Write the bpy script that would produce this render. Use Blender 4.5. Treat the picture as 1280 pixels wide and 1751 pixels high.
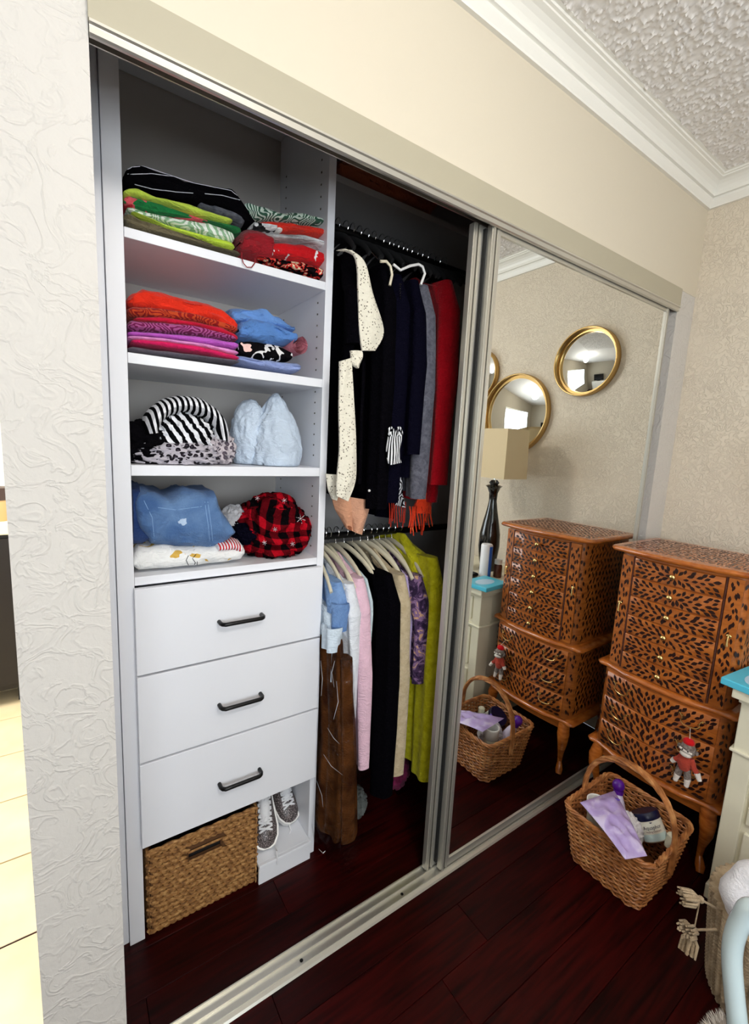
import bpy, math, random
from mathutils import Vector, Matrix, noise
from math import sin, cos, pi, sqrt, atan2
random.seed(7)
for o in list(bpy.data.objects): bpy.data.objects.remove(o)
COL = bpy.context.scene.collection
SC = bpy.context.scene
# ------------------------------------------------------------------ camera
CAM = Vector((-0.05397, -0.91969, 1.41687)); YAW, PITCH, ROLL, FPX = 0.603806, 0.14718, 0.049931, 764.54
_d = Vector((sin(YAW)*cos(PITCH), cos(YAW)*cos(PITCH), -sin(PITCH)))
_r0 = Vector((cos(YAW), -sin(YAW), 0)); _u0 = _r0.cross(_d)
_r = cos(ROLL)*_r0 + sin(ROLL)*_u0; _u = -sin(ROLL)*_r0 + cos(ROLL)*_u0
cd = bpy.data.cameras.new('camera'); cam = bpy.data.objects.new('camera', cd); COL.objects.link(cam)
cam.matrix_world = Matrix(((_r.x, _u.x, -_d.x, CAM.x), (_r.y, _u.y, -_d.y, CAM.y), (_r.z, _u.z, -_d.z, CAM.z), (0, 0, 0, 1)))
cd.sensor_fit = 'HORIZONTAL'; cd.sensor_width = 36; cd.lens = 36*FPX/1280; cd.clip_start = 0.02
SC.camera = cam
def P(px, py, x=None, y=None, z=None):
    """photo pixel -> point on the real plane the thing stands in"""
    v = _d + _r*((px-640)/FPX) - _u*((py-875.5)/FPX)
    for i, k in enumerate((x, y, z)):
        if k is not None: return CAM + v*((k-CAM[i])/v[i])
# ------------------------------------------------------------------ world, lights, exposure
SC.view_settings.view_transform = 'Standard'; SC.view_settings.look = 'None'
SC.view_settings.gamma = 1; SC.view_settings.exposure = 0.0; SC.view_settings.use_curve_mapping = False
w = bpy.data.worlds.new('world'); SC.world = w; w.use_nodes = True
w.node_tree.nodes['Background'].inputs[0].default_value = (0.75, 0.85, 1, 1); w.node_tree.nodes['Background'].inputs[1].default_value = 1.0
def area(name, loc, target, sx, sy, power, col):
    l = bpy.data.lights.new(name, 'AREA'); l.shape = 'RECTANGLE'; l.size = sx; l.size_y = sy; l.energy = power; l.color = col
    o = bpy.data.objects.new(name, l); COL.objects.link(o); o.location = loc
    o.rotation_euler = (Vector(target)-Vector(loc)).to_track_quat('-Z', 'Y').to_euler(); return o
area('window_daylight', (-0.35, -2.52, 1.45), (-0.1, 0, 1.42), 1.9, 1.1, 32, (0.80, 0.90, 1.0))
_l = bpy.data.lights.new('ceiling_lamp_light', 'POINT'); _l.energy = 35; _l.color = (1.0, 0.96, 0.90); _l.shadow_soft_size = .13
_o = bpy.data.objects.new('ceiling_lamp_light', _l); COL.objects.link(_o); _o.location = (0.35, -1.45, 2.34)
area('hall_daylight', (-0.9, 1.2, 2.3), (-0.5, 0.9, 0), 0.9, 0.9, 60, (1.0, 0.97, 0.9))

# ------------------------------------------------------------------ helpers
def lin(c):
    return tuple(((v/255)/12.92 if v/255 <= .04045 else ((v/255+.055)/1.055)**2.4) for v in c)+(1,)
class NT:
    def __init__(s, name):
        s.m = bpy.data.materials.new(name); s.m.use_nodes = True; s.t = s.m.node_tree; s.n = s.t.nodes; s.b = s.n['Principled BSDF']
    def add(s, kind, **kw):
        x = s.n.new(kind)
        for k, v in kw.items():
            if k in x.inputs: 
                if hasattr(v, 'is_linked') or isinstance(v, bpy.types.NodeSocket): s.t.links.new(v, x.inputs[k])
                else: x.inputs[k].default_value = v
            else: setattr(x, k, v)
        return x
    def link(s, a, b): s.t.links.new(a, b)
    def co(s, scale=(1, 1, 1), rot=(0, 0, 0)):
        tc = s.n.new('ShaderNodeTexCoord'); mp = s.n.new('ShaderNodeMapping'); s.link(tc.outputs['Object'], mp.inputs[0])
        mp.inputs['Scale'].default_value = scale; mp.inputs['Rotation'].default_value = rot; return mp.outputs[0]
    def noise(s, v, scale, detail=2, dist=0):
        x = s.n.new('ShaderNodeTexNoise'); s.link(v, x.inputs['Vector']); x.inputs['Scale'].default_value = scale; x.inputs['Detail'].default_value = detail; x.inputs['Distortion'].default_value = dist; return x.outputs['Fac']
    def ramp(s, f, stops, interp='LINEAR'):
        x = s.n.new('ShaderNodeValToRGB'); s.link(f, x.inputs[0]); x.color_ramp.interpolation = interp
        e = x.color_ramp.elements
        while len(e) < len(stops): e.new(0.5)
        for el, (p, c) in zip(e, stops): el.position = p; el.color = c if len(c) == 4 else lin(c)
        return x.outputs[0]
    def math(s, op, a, b=None, c=None):
        x = s.n.new('ShaderNodeMath'); x.operation = op
        for i, v in enumerate((a, b, c)):
            if v is None: continue
            if isinstance(v, (int, float)): x.inputs[i].default_value = v
            else: s.link(v, x.inputs[i])
        return x.outputs[0]
    def mix(s, f, a, b):
        x = s.n.new('ShaderNodeMixRGB')
        for i, v in enumerate((f, a, b)):
            if isinstance(v, bpy.types.NodeSocket): s.link(v, x.inputs[i])
            elif isinstance(v, (int, float)): x.inputs[i].default_value = v
            else: x.inputs[i].default_value = lin(v)
        return x.outputs[0]
    def bump(s, h, strength=.3, dist=.01):
        x = s.n.new('ShaderNodeBump'); s.link(h, x.inputs['Height']); x.inputs['Strength'].default_value = strength; x.inputs['Distance'].default_value = dist
        s.link(x.outputs[0], s.b.inputs['Normal'])
    def base(s, c):
        if isinstance(c, bpy.types.NodeSocket): s.link(c, s.b.inputs['Base Color'])
        else: s.b.inputs['Base Color'].default_value = lin(c)
def mat(name, c, rough=.5, metal=0, bump=None, spec=.5, sheen=0, var=0, coat=0):
    k = NT(name); k.b.inputs['Roughness'].default_value = rough; k.b.inputs['Metallic'].default_value = metal
    k.b.inputs['Specular IOR Level'].default_value = spec; k.b.inputs['Sheen Weight'].default_value = sheen; k.b.inputs['Coat Weight'].default_value = coat
    v = k.co()
    if var: k.base(k.mix(k.noise(v, 9, 3), tuple(x*(1-var) for x in c), tuple(min(255, x*(1+var)) for x in c)))
    else: k.base(c)
    if bump: k.bump(k.noise(v, bump[0], 3), bump[1], bump[2] if len(bump) > 2 else .004)
    return k.m
def fabric(name, kind, cols, scale=60, axis=(1, 1, 1), rot=(0, 0, 0), knit=0, rough=.9):
    """printed cloth: the print is flat colour, the creases are in the mesh"""
    k = NT(name); k.b.inputs['Roughness'].default_value = rough; k.b.inputs['Specular IOR Level'].default_value = .15 if sum(cols[0]) > 90 else .03; k.b.inputs['Sheen Weight'].default_value = .1 if sum(cols[0]) > 120 else .0
    v = k.co(axis, rot); C = cols
    if kind == 'plain':
        c = k.mix(k.noise(v, 25, 3), tuple(x*.9 for x in C[0]), tuple(min(255, x*1.06) for x in C[0]))
    elif kind == 'stripe':   # thin line / wide line along the mapped x axis
        wv = k.add('ShaderNodeTexWave', Vector=v, Scale=scale, Distortion=1.2); wv.inputs['Detail'].default_value = 1; wv.inputs['Detail Scale'].default_value = 1.5
        c = k.ramp(wv.outputs['Fac'], [(0, C[0]), (cols[2] if isinstance(cols[2], float) else .5, C[1])], 'CONSTANT')
    elif kind == 'blot':     # noise blots of several colours
        f = k.noise(v, scale, 2, 1.2); n = len(C); st = [(0, C[0])]
        for i in range(1, n): st.append((.40+.22*(i-1)/max(1, n-2) if n > 2 else .52, C[i]))
        c = k.ramp(f, st, 'CONSTANT')
    elif kind == 'leopard':
        vo = k.add('ShaderNodeTexVoronoi', Vector=v, Scale=scale)
        c = k.ramp(vo.outputs['Distance'], [(0, C[1]), (.17, C[2]), (.42, C[0])], 'CONSTANT')
    elif kind == 'plaid':
        a = k.add('ShaderNodeTexWave', Vector=v, Scale=scale, Distortion=6); b = k.add('ShaderNodeTexWave', Vector=v, Scale=scale, Distortion=6, bands_direction='Z')
        a.inputs['Detail'].default_value = 0; b.inputs['Detail'].default_value = 0
        f = k.math('ADD', k.math('GREATER_THAN', a.outputs['Fac'], .5), k.math('GREATER_THAN', b.outputs['Fac'], .5))
        c = k.ramp(k.math('MULTIPLY', f, .5), [(0, C[0]), (.3, C[1]), (.8, C[2])], 'CONSTANT')
    elif kind == 'swirl':
        wv = k.add('ShaderNodeTexWave', Vector=v, Scale=scale, Distortion=22); wv.inputs['Detail'].default_value = 1
        c = k.ramp(wv.outputs['Fac'], [(0, C[0]), (.5, C[1])], 'CONSTANT')
    elif kind == 'lace':
        vo = k.add('ShaderNodeTexVoronoi', Vector=v, Scale=scale)
        c = k.ramp(vo.outputs['Distance'], [(0, C[1]), (.24, C[0])], 'CONSTANT')
    elif kind == 'fade':
        f = k.noise(v, scale, 4, .5); c = k.ramp(f, [(.3, C[0]), (.72, C[1])])
    k.base(c)
    cr = k.noise(k.co((1, 1, 1.6)), 30, 3, 1.2); cr = k.math('POWER', k.math('MULTIPLY', k.math('ABSOLUTE', k.math('SUBTRACT', cr, .5)), 6), .6)
    k.bump(k.math('ADD', cr, k.math('MULTIPLY', k.noise(v, knit, 2), 1.2)) if knit else cr, .38, .006)
    return k.m
def link(o, parent=None):
    COL.objects.link(o)
    if parent is not None: o.parent = parent
    return o
class MB:
    def __init__(s): s.v = []; s.f = []; s.mi = []
    def add(s, vs, fs, mi=0):
        b = len(s.v); s.v += [tuple(v) for v in vs]; s.f += [tuple(i+b for i in f) for f in fs]; s.mi += [mi]*len(fs)
    def box(s, x0, x1, y0, y1, z0, z1, M=None, mi=0):
        vs = [Vector((x, y, z)) for z in (z0, z1) for y in (y0, y1) for x in (x0, x1)]
        if M is not None: vs = [M @ v for v in vs]
        s.add(vs, [(0, 2, 3, 1), (4, 5, 7, 6), (0, 1, 5, 4), (2, 6, 7, 3), (0, 4, 6, 2), (1, 3, 7, 5)], mi)
    def rings(s, R, closed=False, cap=True, mi=0):
        n = len(R[0]); vs = [p for r in R for p in r]; fs = []
        m = len(R)
        for i in range(m if closed else m-1):
            for j in range(n):
                a, b = i*n+j, i*n+(j+1) % n; c, d = ((i+1) % m)*n+(j+1) % n, ((i+1) % m)*n+j
                fs.append((a, b, c, d))
        if cap and not closed: fs.append(tuple(range(n-1, -1, -1))); fs.append(tuple((m-1)*n+j for j in range(n)))
        s.add(vs, fs, mi)
    def tube(s, pts, r, n=8, closed=False, mi=0, flat=1.0):
        pts = [Vector(p) for p in pts]; m = len(pts); R = []; up = None
        for i, p in enumerate(pts):
            a = pts[i-1] if (i or closed) else p; b = pts[(i+1) % m] if (i < m-1 or closed) else p
            t = (b-a).normalized() if (b-a).length > 1e-9 else Vector((0, 0, 1))
            if up is None:
                up = Vector((0, 0, 1)) if abs(t.z) < .9 else Vector((1, 0, 0))
            u = (up - t*up.dot(t)); u = u.normalized() if u.length > 1e-6 else Vector((0, 1, 0)); up = u; w_ = t.cross(u)
            rr = r[i] if isinstance(r, (list, tuple)) else r
            R.append([p+u*(rr*cos(2*pi*k/n))*flat+w_*(rr*sin(2*pi*k/n)) for k in range(n)])
        s.rings(R, closed, True, mi)
    def lathe(s, prof, c=(0, 0, 0), n=24, M=None, mi=0, cap=True):
        R = []
        for r, z in prof:
            ring = [Vector((r*cos(2*pi*k/n), r*sin(2*pi*k/n), z)) for k in range(n)]
            if M is not None: ring = [M @ v for v in ring]
            R.append([v+Vector(c) for v in ring])
        s.rings(R, False, cap, mi)
    def ball(s, c, r, n=12, m=8, M=None, mi=0):
        r = (r, r, r) if isinstance(r, (int, float)) else r; R = []
        for i in range(1, m):
            a = pi*i/m; R.append([Vector((r[0]*sin(a)*cos(2*pi*k/n), r[1]*sin(a)*sin(2*pi*k/n), -r[2]*cos(a))) for k in range(n)])
        if M is not None: R = [[M @ v for v in q] for q in R]
        s.rings([[v+Vector(c) for v in q] for q in R], mi=mi)
    def build(s, name, m, parent=None, smooth=True, loc=None, bevel=0, mats=None):
        me = bpy.data.meshes.new(name)
        if loc is None:
            vs = s.v
        else:
            L = Vector(loc); vs = [tuple(Vector(v)-L) for v in s.v]
        me.from_pydata(vs, [], s.f); 
        for q in (mats or [m]): me.materials.append(q)
        if mats: me.polygons.foreach_set('material_index', s.mi)
        if smooth: me.shade_smooth()
        me.update()
        o = bpy.data.objects.new(name, me); link(o, parent)
        if smooth: 
            try: me.set_sharp_from_angle(angle=math.radians(50))
            except Exception: pass
        if loc is not None: o.location = Vector(loc) - (Vector(parent.location) if parent is not None and parent.parent is None else Vector((0,0,0)))
        elif parent is not None and parent.parent is None: o.location = -Vector(parent.location)
        if bevel:
            b = o.modifiers.new('b', 'BEVEL'); b.width = bevel; b.segments = 2; b.limit_method = 'ANGLE'
        return o
def tag(o, label, cat, group=None, kind=None):
    o['label'] = label; o['category'] = cat
    if group: o['group'] = group
    if kind: o['kind'] = kind
    return o
def thing(name, label, cat, loc=(0, 0, 0), group=None):
    o = bpy.data.objects.new(name, None); link(o); o.location = loc; o.empty_display_size = .05
    return tag(o, label, cat, group)
def struct(name, mb, m, parent=None, smooth=False, **k):
    o = mb.build(name, m, parent, smooth, **k)
    if parent is None: o['kind'] = 'structure'
    return o
def box(x0, x1, y0, y1, z0, z1):
    b = MB(); b.box(x0, x1, y0, y1, z0, z1); return b
def nz(p, s, seed=0): return noise.noise(Vector(p)*s+Vector((seed*7.3, seed*3.1, seed)))

W, XR, ZB, ZT, ZC, M0 = 2.18, 2.035, 2.04, 2.106, 2.545, 0.012   # right wall, opening, fascia, ceiling, mirror plane
# ------------------------------------------------------------------ materials of the room
def wall_mat(name, c, ridge, amt):
    k = NT(name); k.b.inputs['Roughness'].default_value = .75; k.base(c); v = k.co()
    n = k.noise(v, ridge, 3, 1.4); r = k.math('SUBTRACT', 1, k.math('MULTIPLY', k.math('ABSOLUTE', k.math('SUBTRACT', n, .5)), 16)); r = k.math('MAXIMUM', r, 0)
    h = k.math('ADD', k.math('MULTIPLY', r, k.noise(v, 6, 1)), k.math('MULTIPLY', k.noise(v, 60, 3), .5))
    k.bump(h, amt, .006); return k.m
m_wall = wall_mat('knockdown_plaster', (207, 202, 195), 17, .42)
m_wall_r = wall_mat('textured_plaster', (226, 214, 194), 42, .6)
m_header = mat('smooth_header_paint', (214, 204, 184), .6, bump=(18, .08))
m_ceil = mat('popcorn_plaster', (240, 236, 232), .95)
m_crown = mat('white_gloss_trim', (240, 238, 230), .35)
m_fascia = mat('greige_fascia', (176, 168, 146), .45)
m_alu = mat('brushed_aluminium', (205, 202, 192), .32, .75)
m_alu_dk = mat('aluminium_groove', (90, 86, 76), .5, .5)
m_mirror = mat('silver_mirror', (236, 238, 236), .0, 1)
m_back = mat('door_backing', (18, 16, 15), .8)
k = NT('mahogany_plank'); k.b.inputs['Roughness'].default_value = .38; v = k.co((1.5, 22, 22)); oi = k.n.new('ShaderNodeObjectInfo')
g = k.noise(v, 3, 4, .6); c1 = k.ramp(g, [(.3, (22, 1, 1)), (.7, (60, 5, 4))]); k.base(k.mix(k.math('MULTIPLY', oi.outputs['Random'], .5), c1, (14, 2, 2))); k.bump(g, .06, .002); k.b.inputs['Specular IOR Level'].default_value = .14
m_plank = k.m
k = NT('cream_tile'); k.b.inputs['Roughness'].default_value = .3; k.base(k.ramp(k.noise(k.co(), 5, 4), [(.3, (226, 205, 165)), (.7, (240, 224, 190))])); m_tile = k.m
m_grout = mat('grout', (150, 130, 100), .9)
m_closet = mat('closet_wall_paint', (186, 184, 184), .7, bump=(40, .1))
m_mel = mat('white_melamine', (236, 237, 242), .38)
m_dark = mat('black_rubber', (14, 14, 15), .6)
m_chrome = mat('chrome', (215, 215, 215), .15, 1)
m_blackm = mat('black_metal', (16, 15, 15), .35, .4)
m_brass = mat('antique_brass', (226, 192, 126), .25, 1)
m_cream = mat('cream_paint', (228, 222, 198), .45, var=.03)
m_white = mat('white_plastic', (240, 238, 234), .35)

# ------------------------------------------------------------------ floor, ceiling, walls
XL, YB = -2.3, -2.6
b = MB(); b.box(XL, W, YB, 0.72, -.03, -.006)
fl = struct('floor', b, m_grout)
fl.data.materials[0] = mat('plank_joint', (8, 2, 2), .9)
cube = MB(); cube.box(0, 1, 0, 1, 0, 1)
pm = bpy.data.meshes.new('plank'); bw = 0.125
PL = {}
def plank_mesh(L, Wd, name, m):
    key = (round(L, 3), round(Wd, 3), name)
    if key in PL: return PL[key]
    e = .0009; b = MB()
    b.rings([[(0, 0, -.012), (L, 0, -.012), (L, Wd, -.012), (0, Wd, -.012)], [(0, 0, -.0015), (L, 0, -.0015), (L, Wd, -.0015), (0, Wd, -.0015)], [(e, e, 0), (L-e, e, 0), (L-e, Wd-e, 0), (e, Wd-e, 0)]])
    me = bpy.data.meshes.new(name); me.from_pydata(b.v, [], b.f); me.materials.append(m); PL[key] = me; return me
row = 0; y = YB
while y < .71:
    wd = min(bw, .715-y); x = XL - random.random()*1.0
    while x < W:
        L = 1.2; x0 = max(x, XL); x1 = min(x+L, W)
        if x1-x0 > .05:
            o = bpy.data.objects.new('plank', plank_mesh(x1-x0-.001, wd-.001, 'plank', m_plank)); link(o, fl); o.location = (x0, y, 0)
        x += L
    y += bw
# hall with cream tiles beyond the wall end
hf = struct('floor_hall', box(-1.6, -.14, .14, 2.6, -.03, -.004), m_grout)
tm = plank_mesh(.306, .306, 'tile', m_tile)
for i in range(5):
    for j in range(8):
        x0 = -.145-.31*(i+1); y0 = .17+.312*j
        o = bpy.data.objects.new('tile', tm); link(o, hf); o.location = (x0, y0, .002)
struct('wall_hall_back', box(-1.6, -.14, 2.6, 2.7, 0, ZC), mat('hall_white_wall', (240, 238, 232), .7))
struct('wall_hall_left', box(-1.7, -1.6, .14, 2.7, 0, ZC), m_crown)
struct('ceiling_hall', box(-1.7, -.14, .14, 2.7, ZC, ZC+.05), m_crown)
# front wall with the closet opening and the hall doorway
b = MB()
b.box(-.139, 0, 0, .14, 0, ZC); b.box(0, W, 0.002, .10, ZT, ZC); b.box(XR, W, 0, .10, 0, ZT+.01)
b.box(XL, -1.15, 0, .14, 0, ZC); b.box(-1.15, -.139, 0, .14, 2.1, ZC)
wf = struct('wall_front', b, m_wall)
struct('header', box(0.001, W, -.001, .003, ZT, ZC-.001), m_header, wf)
struct('wall_closet_left', box(-.139, -.002, .14, .72, 0, ZC), m_closet)
struct('wall_closet_back', box(-.139, W, .70, .80, 0, ZC), m_closet)
struct('wall_closet_right', box(XR+.06, W, .10, .70, 0, ZC), m_closet)
struct('wall_hall_right', box(-.14, -.13, .80, 2.7, 0, ZC), m_crown)
struct('wall_right', box(W, W+.1, YB, .8, 0, ZC), m_wall_r)
m_far = mat('taupe_far_paint', (178, 168, 150), .8)
struct('wall_left', box(XL-.1, XL, YB, .14, 0, ZC), m_far)
b = MB()   # back wall with the window opening
wx0, wx1, wz0, wz1 = -1.30, .60, .90, 2.0
b.box(XL, wx0, YB-.1, YB, 0, ZC); b.box(wx1, W, YB-.1, YB, 0, ZC); b.box(wx0, wx1, YB-.1, YB, 0, wz0); b.box(wx0, wx1, YB-.1, YB, wz1, ZC)
struct('wall_back', b, m_far)
# ceiling: real popcorn lumps where the camera sees them
b = MB(); x0, x1, y0, y1, st = .75, W-.077, -1.2, -.077, .0046
nx, ny = int((x1-x0)/st), int((y1-y0)/st)
vs = []
for j in range(ny+1):
    for i in range(nx+1):
        x = x0+(x1-x0)*i/nx; y = y0+(y1-y0)*j/ny
        f = .55-1.5*noise.voronoi(Vector((x*88, y*88, 3)))[0][0]+.5*noise.noise(Vector((x*150, y*150, 9)))
        vs.append((x, y, ZC-.0012-.0068*max(0, min(1, .40+f*1.4))))
b.add(vs, [(j*(nx+1)+i, (j+1)*(nx+1)+i, (j+1)*(nx+1)+i+1, j*(nx+1)+i+1) for j in range(ny) for i in range(nx)])
ce = struct('ceiling', box(XL, W, YB, .8, ZC, ZC+.05), m_ceil)
k = b.build('popcorn_texture', m_ceil, ce); k['kind'] = 'stuff'
# crown moulding, mitred in the corner: profile (distance from wall, z)
cp = [(0, 2.446), (.012, 2.446), (.013, 2.452), (.022, 2.470), (.023, 2.476), (.018, 2.478), (.018, 2.481), (.027, 2.483), (.028, 2.489), (.022, 2.491), (.023, 2.498), (.028, 2.508), (.036, 2.518), (.047, 2.526), (.060, 2.530), (.061, 2.534), (.068, 2.535), (.069, 2.541), (.078, 2.542), (.078, ZC+.001), (0, ZC+.001)]
b = MB(); b.rings([[(XL, -d, z) for d, z in cp], [(W-d, -d, z) for d, z in cp]]); struct('trim_1', b, m_crown)
b = MB(); b.rings([[(W-d, -d, z) for d, z in cp], [(W-d, YB, z) for d, z in cp]]); struct('trim_2', b, m_crown)
# window: frame, panes, slats
fr = MB(); t = .05
fr.box(wx0-t, wx1+t, YB, YB+.03, wz1, wz1+t); fr.box(wx0-t, wx1+t, YB, YB+.04, wz0-t, wz0); fr.box(wx0-t, wx0, YB, YB+.03, wz0, wz1); fr.box(wx1, wx1+t, YB, YB+.03, wz0, wz1)
fr.box(-.37, -.33, YB-.06, YB-.02, wz0, wz1)
wf_ = struct('window_1', fr, m_crown)
kk = NT('bright_daylit_pane'); kk.b.inputs['Base Color'].default_value = (.9, .95, 1, 1); kk.b.inputs['Emission Color'].default_value = (.9, .95, 1, 1); kk.b.inputs['Emission Strength'].default_value = 3
MBp = MB(); MBp.box(wx0, wx1, YB-.09, YB-.08, wz0, wz1); struct('window_pane', MBp, kk.m, wf_)
for i in range(20):
    z = wz0+.03+i*.053
    if i == 0:
        s0 = MB(); s0.box(wx0+.01, wx1-.01, -.02, .02, -.001, .001, Matrix.Rotation(.5, 4, 'X')); s0 = s0.build('slat', m_crown, wf_, False); s0.location = (0, YB-.035, z)
    else:
        c = s0.copy(); COL.objects.link(c); c.parent = wf_; c.location = (0, YB-.035, z)
# closet head: fascia plate, track profile, floor track
b = MB(); b.box(0, XR-.001, -.010, .0, ZB, ZT); b.box(0, XR-.001, 0, .075, ZB+.045, ZT)
tr = struct('trim_3', b, m_fascia)
b = MB(); b.rings([[(x, yy, zz) for yy, zz in ((-.010, ZB), (-.013, ZB-.002), (-.013, ZB-.006), (-.009, ZB-.008), (-.009, ZB-.019), (-.005, ZB-.021), (.0, ZB-.021), (.0, ZB))] for x in (0.001, XR-.002)])
b.box(0, XR-.002, .024, .027, ZB+.005, ZT-.02); b.box(0, XR-.002, .052, .055, ZB+.005, ZT-.02)
struct('head_track', b, m_alu, tr, smooth=False)
b = MB(); b.box(0, XR-.001, -.001, .054, 0, .004); b.box(0, XR-.001, -.001, .002, 0, .011); b.box(0, XR-.001, .025, .028, 0, .011); b.box(0, XR-.001, .051, .054, 0, .011)
b.rings([[(x, yy, zz) for yy, zz in ((-.014, .0), (-.010, .005), (0, .0085), (0, 0))] for x in (0.001, XR-.002)])
ft = struct('trim_4', b, m_alu)
for i, x in enumerate((.42, .77, 1.2)):
    s_ = MB(); s_.lathe([(.0001, .0045), (.004, .0052), (.005, .004)], (x, .013, .001), 10); s_.build('screw', m_blackm, ft)
# sliding mirror doors
def sliding(name, xa, xb, y0, y1):
    z0, z1 = .012, ZB-.012; sw = .036
    b = MB()
    for s0, s1 in ((xa, xa+sw), (xb-.018, xb)):
        b.box(s0, s1, y0, y1, z0, z1)
        w_ = s1-s0
        b.box(s0+w_*.08, s0+w_*.30, y0-.004, y0, z0, z1); b.box(s0+w_*.62, s0+w_*.80, y0-.0025, y0, z0, z1)
    b.box(xa+sw, xb-.018, y0, y1, z0, z0+.028); b.box(xa+sw, xb-.018, y0, y1, z1-.02, z1)
    d = struct(name, b, m_alu)
    g = MB(); g.box(xa+sw-.002, xb-.016, y0+.004, y0+.009, z0+.027, z1-.019); g.build('mirror_pane', m_mirror, d, False)
    g = MB(); g.box(xa+sw-.002, xb-.016, y0+.0095, y1-.001, z0+.027, z1-.019); g.build('backing_board', m_back, d, False)
    g = MB(); g.box(xa+.013, xa+.019, y0-.0012, y0+.001, z0, z1); g.build('dark_groove', m_alu_dk, d, False)
    return d
sliding('door_1', .925, 1.975, .004, .021)
sliding('door_2', .882, 1.93, .031, .048)
g = MB(); g.box(.918, .926, .021, .031, .03, ZB-.02); g.build('dust_strip', m_dark, bpy.data.objects['door_2'], False)

# ------------------------------------------------------------------ closet organizer
ux0, ux1, uy, ub = .033, .60, .300, .66
org = thing('closet_organizer', 'white melamine closet organizer with open shelves over three drawers', 'organizer', (.3, .45, 0))
def part(name, mb, m=m_mel, parent=None, bevel=.0012, **k): return mb.build(name, m, parent or org, k.pop('smooth', False), bevel=bevel, **k)
part('side_panel', box(ux0, .0705, uy, ub, 0, 2.42))
part('side_panel', box(.578, ux1+.001, uy, ub, 0, 2.42))
part('filler_strip', box(.0, ux0-.001, uy+.012, uy+.03, 0, 2.42))
part('back_panel', box(.0705, .578, ub-.008, ub, 0, 2.42), mat('grey_back_panel', (178, 173, 168), .5), bevel=0)
shz = [(1.851, 1.873), (1.579, 1.603), (1.316, 1.342), (1.040, 1.062)]
for a, c in shz: part('shelf', box(.071, .5775, uy, ub-.01, a, c))
part('top_panel', box(.071, .5775, uy+.01, ub-.01, 2.40, 2.418))
part('bottom_rail', box(.071, .5775, uy+.01, uy+.025, .285, .305))
for (z1, z0) in ((1.036, .808), (.802, .562), (.556, .308)):
    d = part('drawer', box(.068, .587, .280, .298, z0, z1), bevel=.0015)
    part('drawer_box', box(.09, .565, .302, .62, z0+.03, z1-.03), parent=d, bevel=0)
    zc = {1.036: .916, .802: .668, .556: .418}[z1]; h = MB(); yf = .280
    pts = [(.272, yf+.001, zc), (.272, yf-.018, zc), (.275, yf-.025, zc), (.281, yf-.029, zc)]+[(.281+.1*i/5, yf-.030, zc) for i in range(6)]+[(.384, yf-.029, zc), (.389, yf-.025, zc), (.392, yf-.018, zc), (.392, yf+.001, zc)]
    h.tube(pts, .0058, 10); h.build('handle', m_blackm, d)
ph = MB()
for yy in (.345, .60):
    for i in range(38):
        z = 1.09+i*.032
        if any(abs(z-(a+c)/2) < .02 for a, c in shz): continue
        ph.box(.5765, .5782, yy-.0022, yy+.0022, z-.0022, z+.0022)
q = ph.build('pin_hole', m_alu_dk, org, False); q['kind'] = 'stuff'
struct('baseboard_closet', box(.605, XR+.06, .685, .70, 0, .09), m_mel)

# ------------------------------------------------------------------ folded cloth
def interp(L, x):
    if x <= L[0][0]: return L[0][1]
    for (xa, ya), (xb, yb) in zip(L, L[1:]):
        if x <= xb:
            t = (x-xa)/(xb-xa); return ya+(yb-ya)*t
    return L[-1][1]
SEED = [0]
def folded(name, label, cat, top, bot, y0, y1, m, group=None, folds=2, amp=.0045, n=44, zfloor=None, parent=None, seed=None, curl=1.0):
    """a folded garment: rounded front edge, leaves of cloth, creases. top / bot are lines read at the front plane y0"""
    SEED[0] += 1; sd = seed or SEED[0]
    yref = y0+.006
    T = [(p.x, p.z) for p in (P(a, c, y=yref) for a, c in top)]; B = [(p.x, p.z) for p in (P(a, c, y=yref) for a, c in bot)]
    xa = min(T[0][0], B[0][0]); xb = max(T[-1][0], B[-1][0]); R = []
    for i in range(n+1):
        u = i/n; s = .5-.5*cos(pi*u); x = xa+(xb-xa)*s
        zt = interp(T, x); zb = interp(B, x)
        if zfloor is not None: zb = max(zb, zfloor+.0008)
        zt = max(zt+.13*(zt-zb), zb+.004); amp_ = amp
        h = (zt-zb)/2; zc = (zt+zb)/2; e = min(1, sqrt(max(0, 1-abs(2*s-1)**9))+.22)
        ring = []; K = 36
        for k_ in range(K):
            a = 2*pi*k_/K; ca, sa = cos(a), sin(a); pw = .55
            yy = (abs(ca)**pw)*(1 if ca > 0 else -1); zz = (abs(sa)**.8)*(1 if sa > 0 else -1)
            d = ((y1-y0)/2)
            g = 1
            if ca < 0 and folds > 1: g = 1-.05*abs(cos(folds*pi*(zz+1)/2+1.2*nz((x, 0, 0), 7, sd)))**4
            Y = (y0+y1)/2+yy*d*g*(.90+.10*e); Z = zc+zz*h*e
            q = Vector((x, Y, Z)); w1 = nz(q, 16, sd); w2 = nz((q.x, q.y*.4, q.z*2.5), 42, sd+3)
            Y += (amp*1.6*w1+amp*w2)*(1 if ca < .3 else .3)
            if sa > .1: Z += amp*(w1*1.3+w2)*min(1, h*60)
            if zfloor is not None: Z = max(Z, zfloor+.0006)
            ring.append((x+amp*.8*nz(q, 20, sd+9)*(1 if 0 < i < n else 0), Y, Z))
        R.append(ring)
    b = MB(); b.rings(R); c = b.v[len(b.v)//2]
    o = b.build(name, m, parent); 
    if parent is None: tag(o, label, cat, group)
    return o
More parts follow.
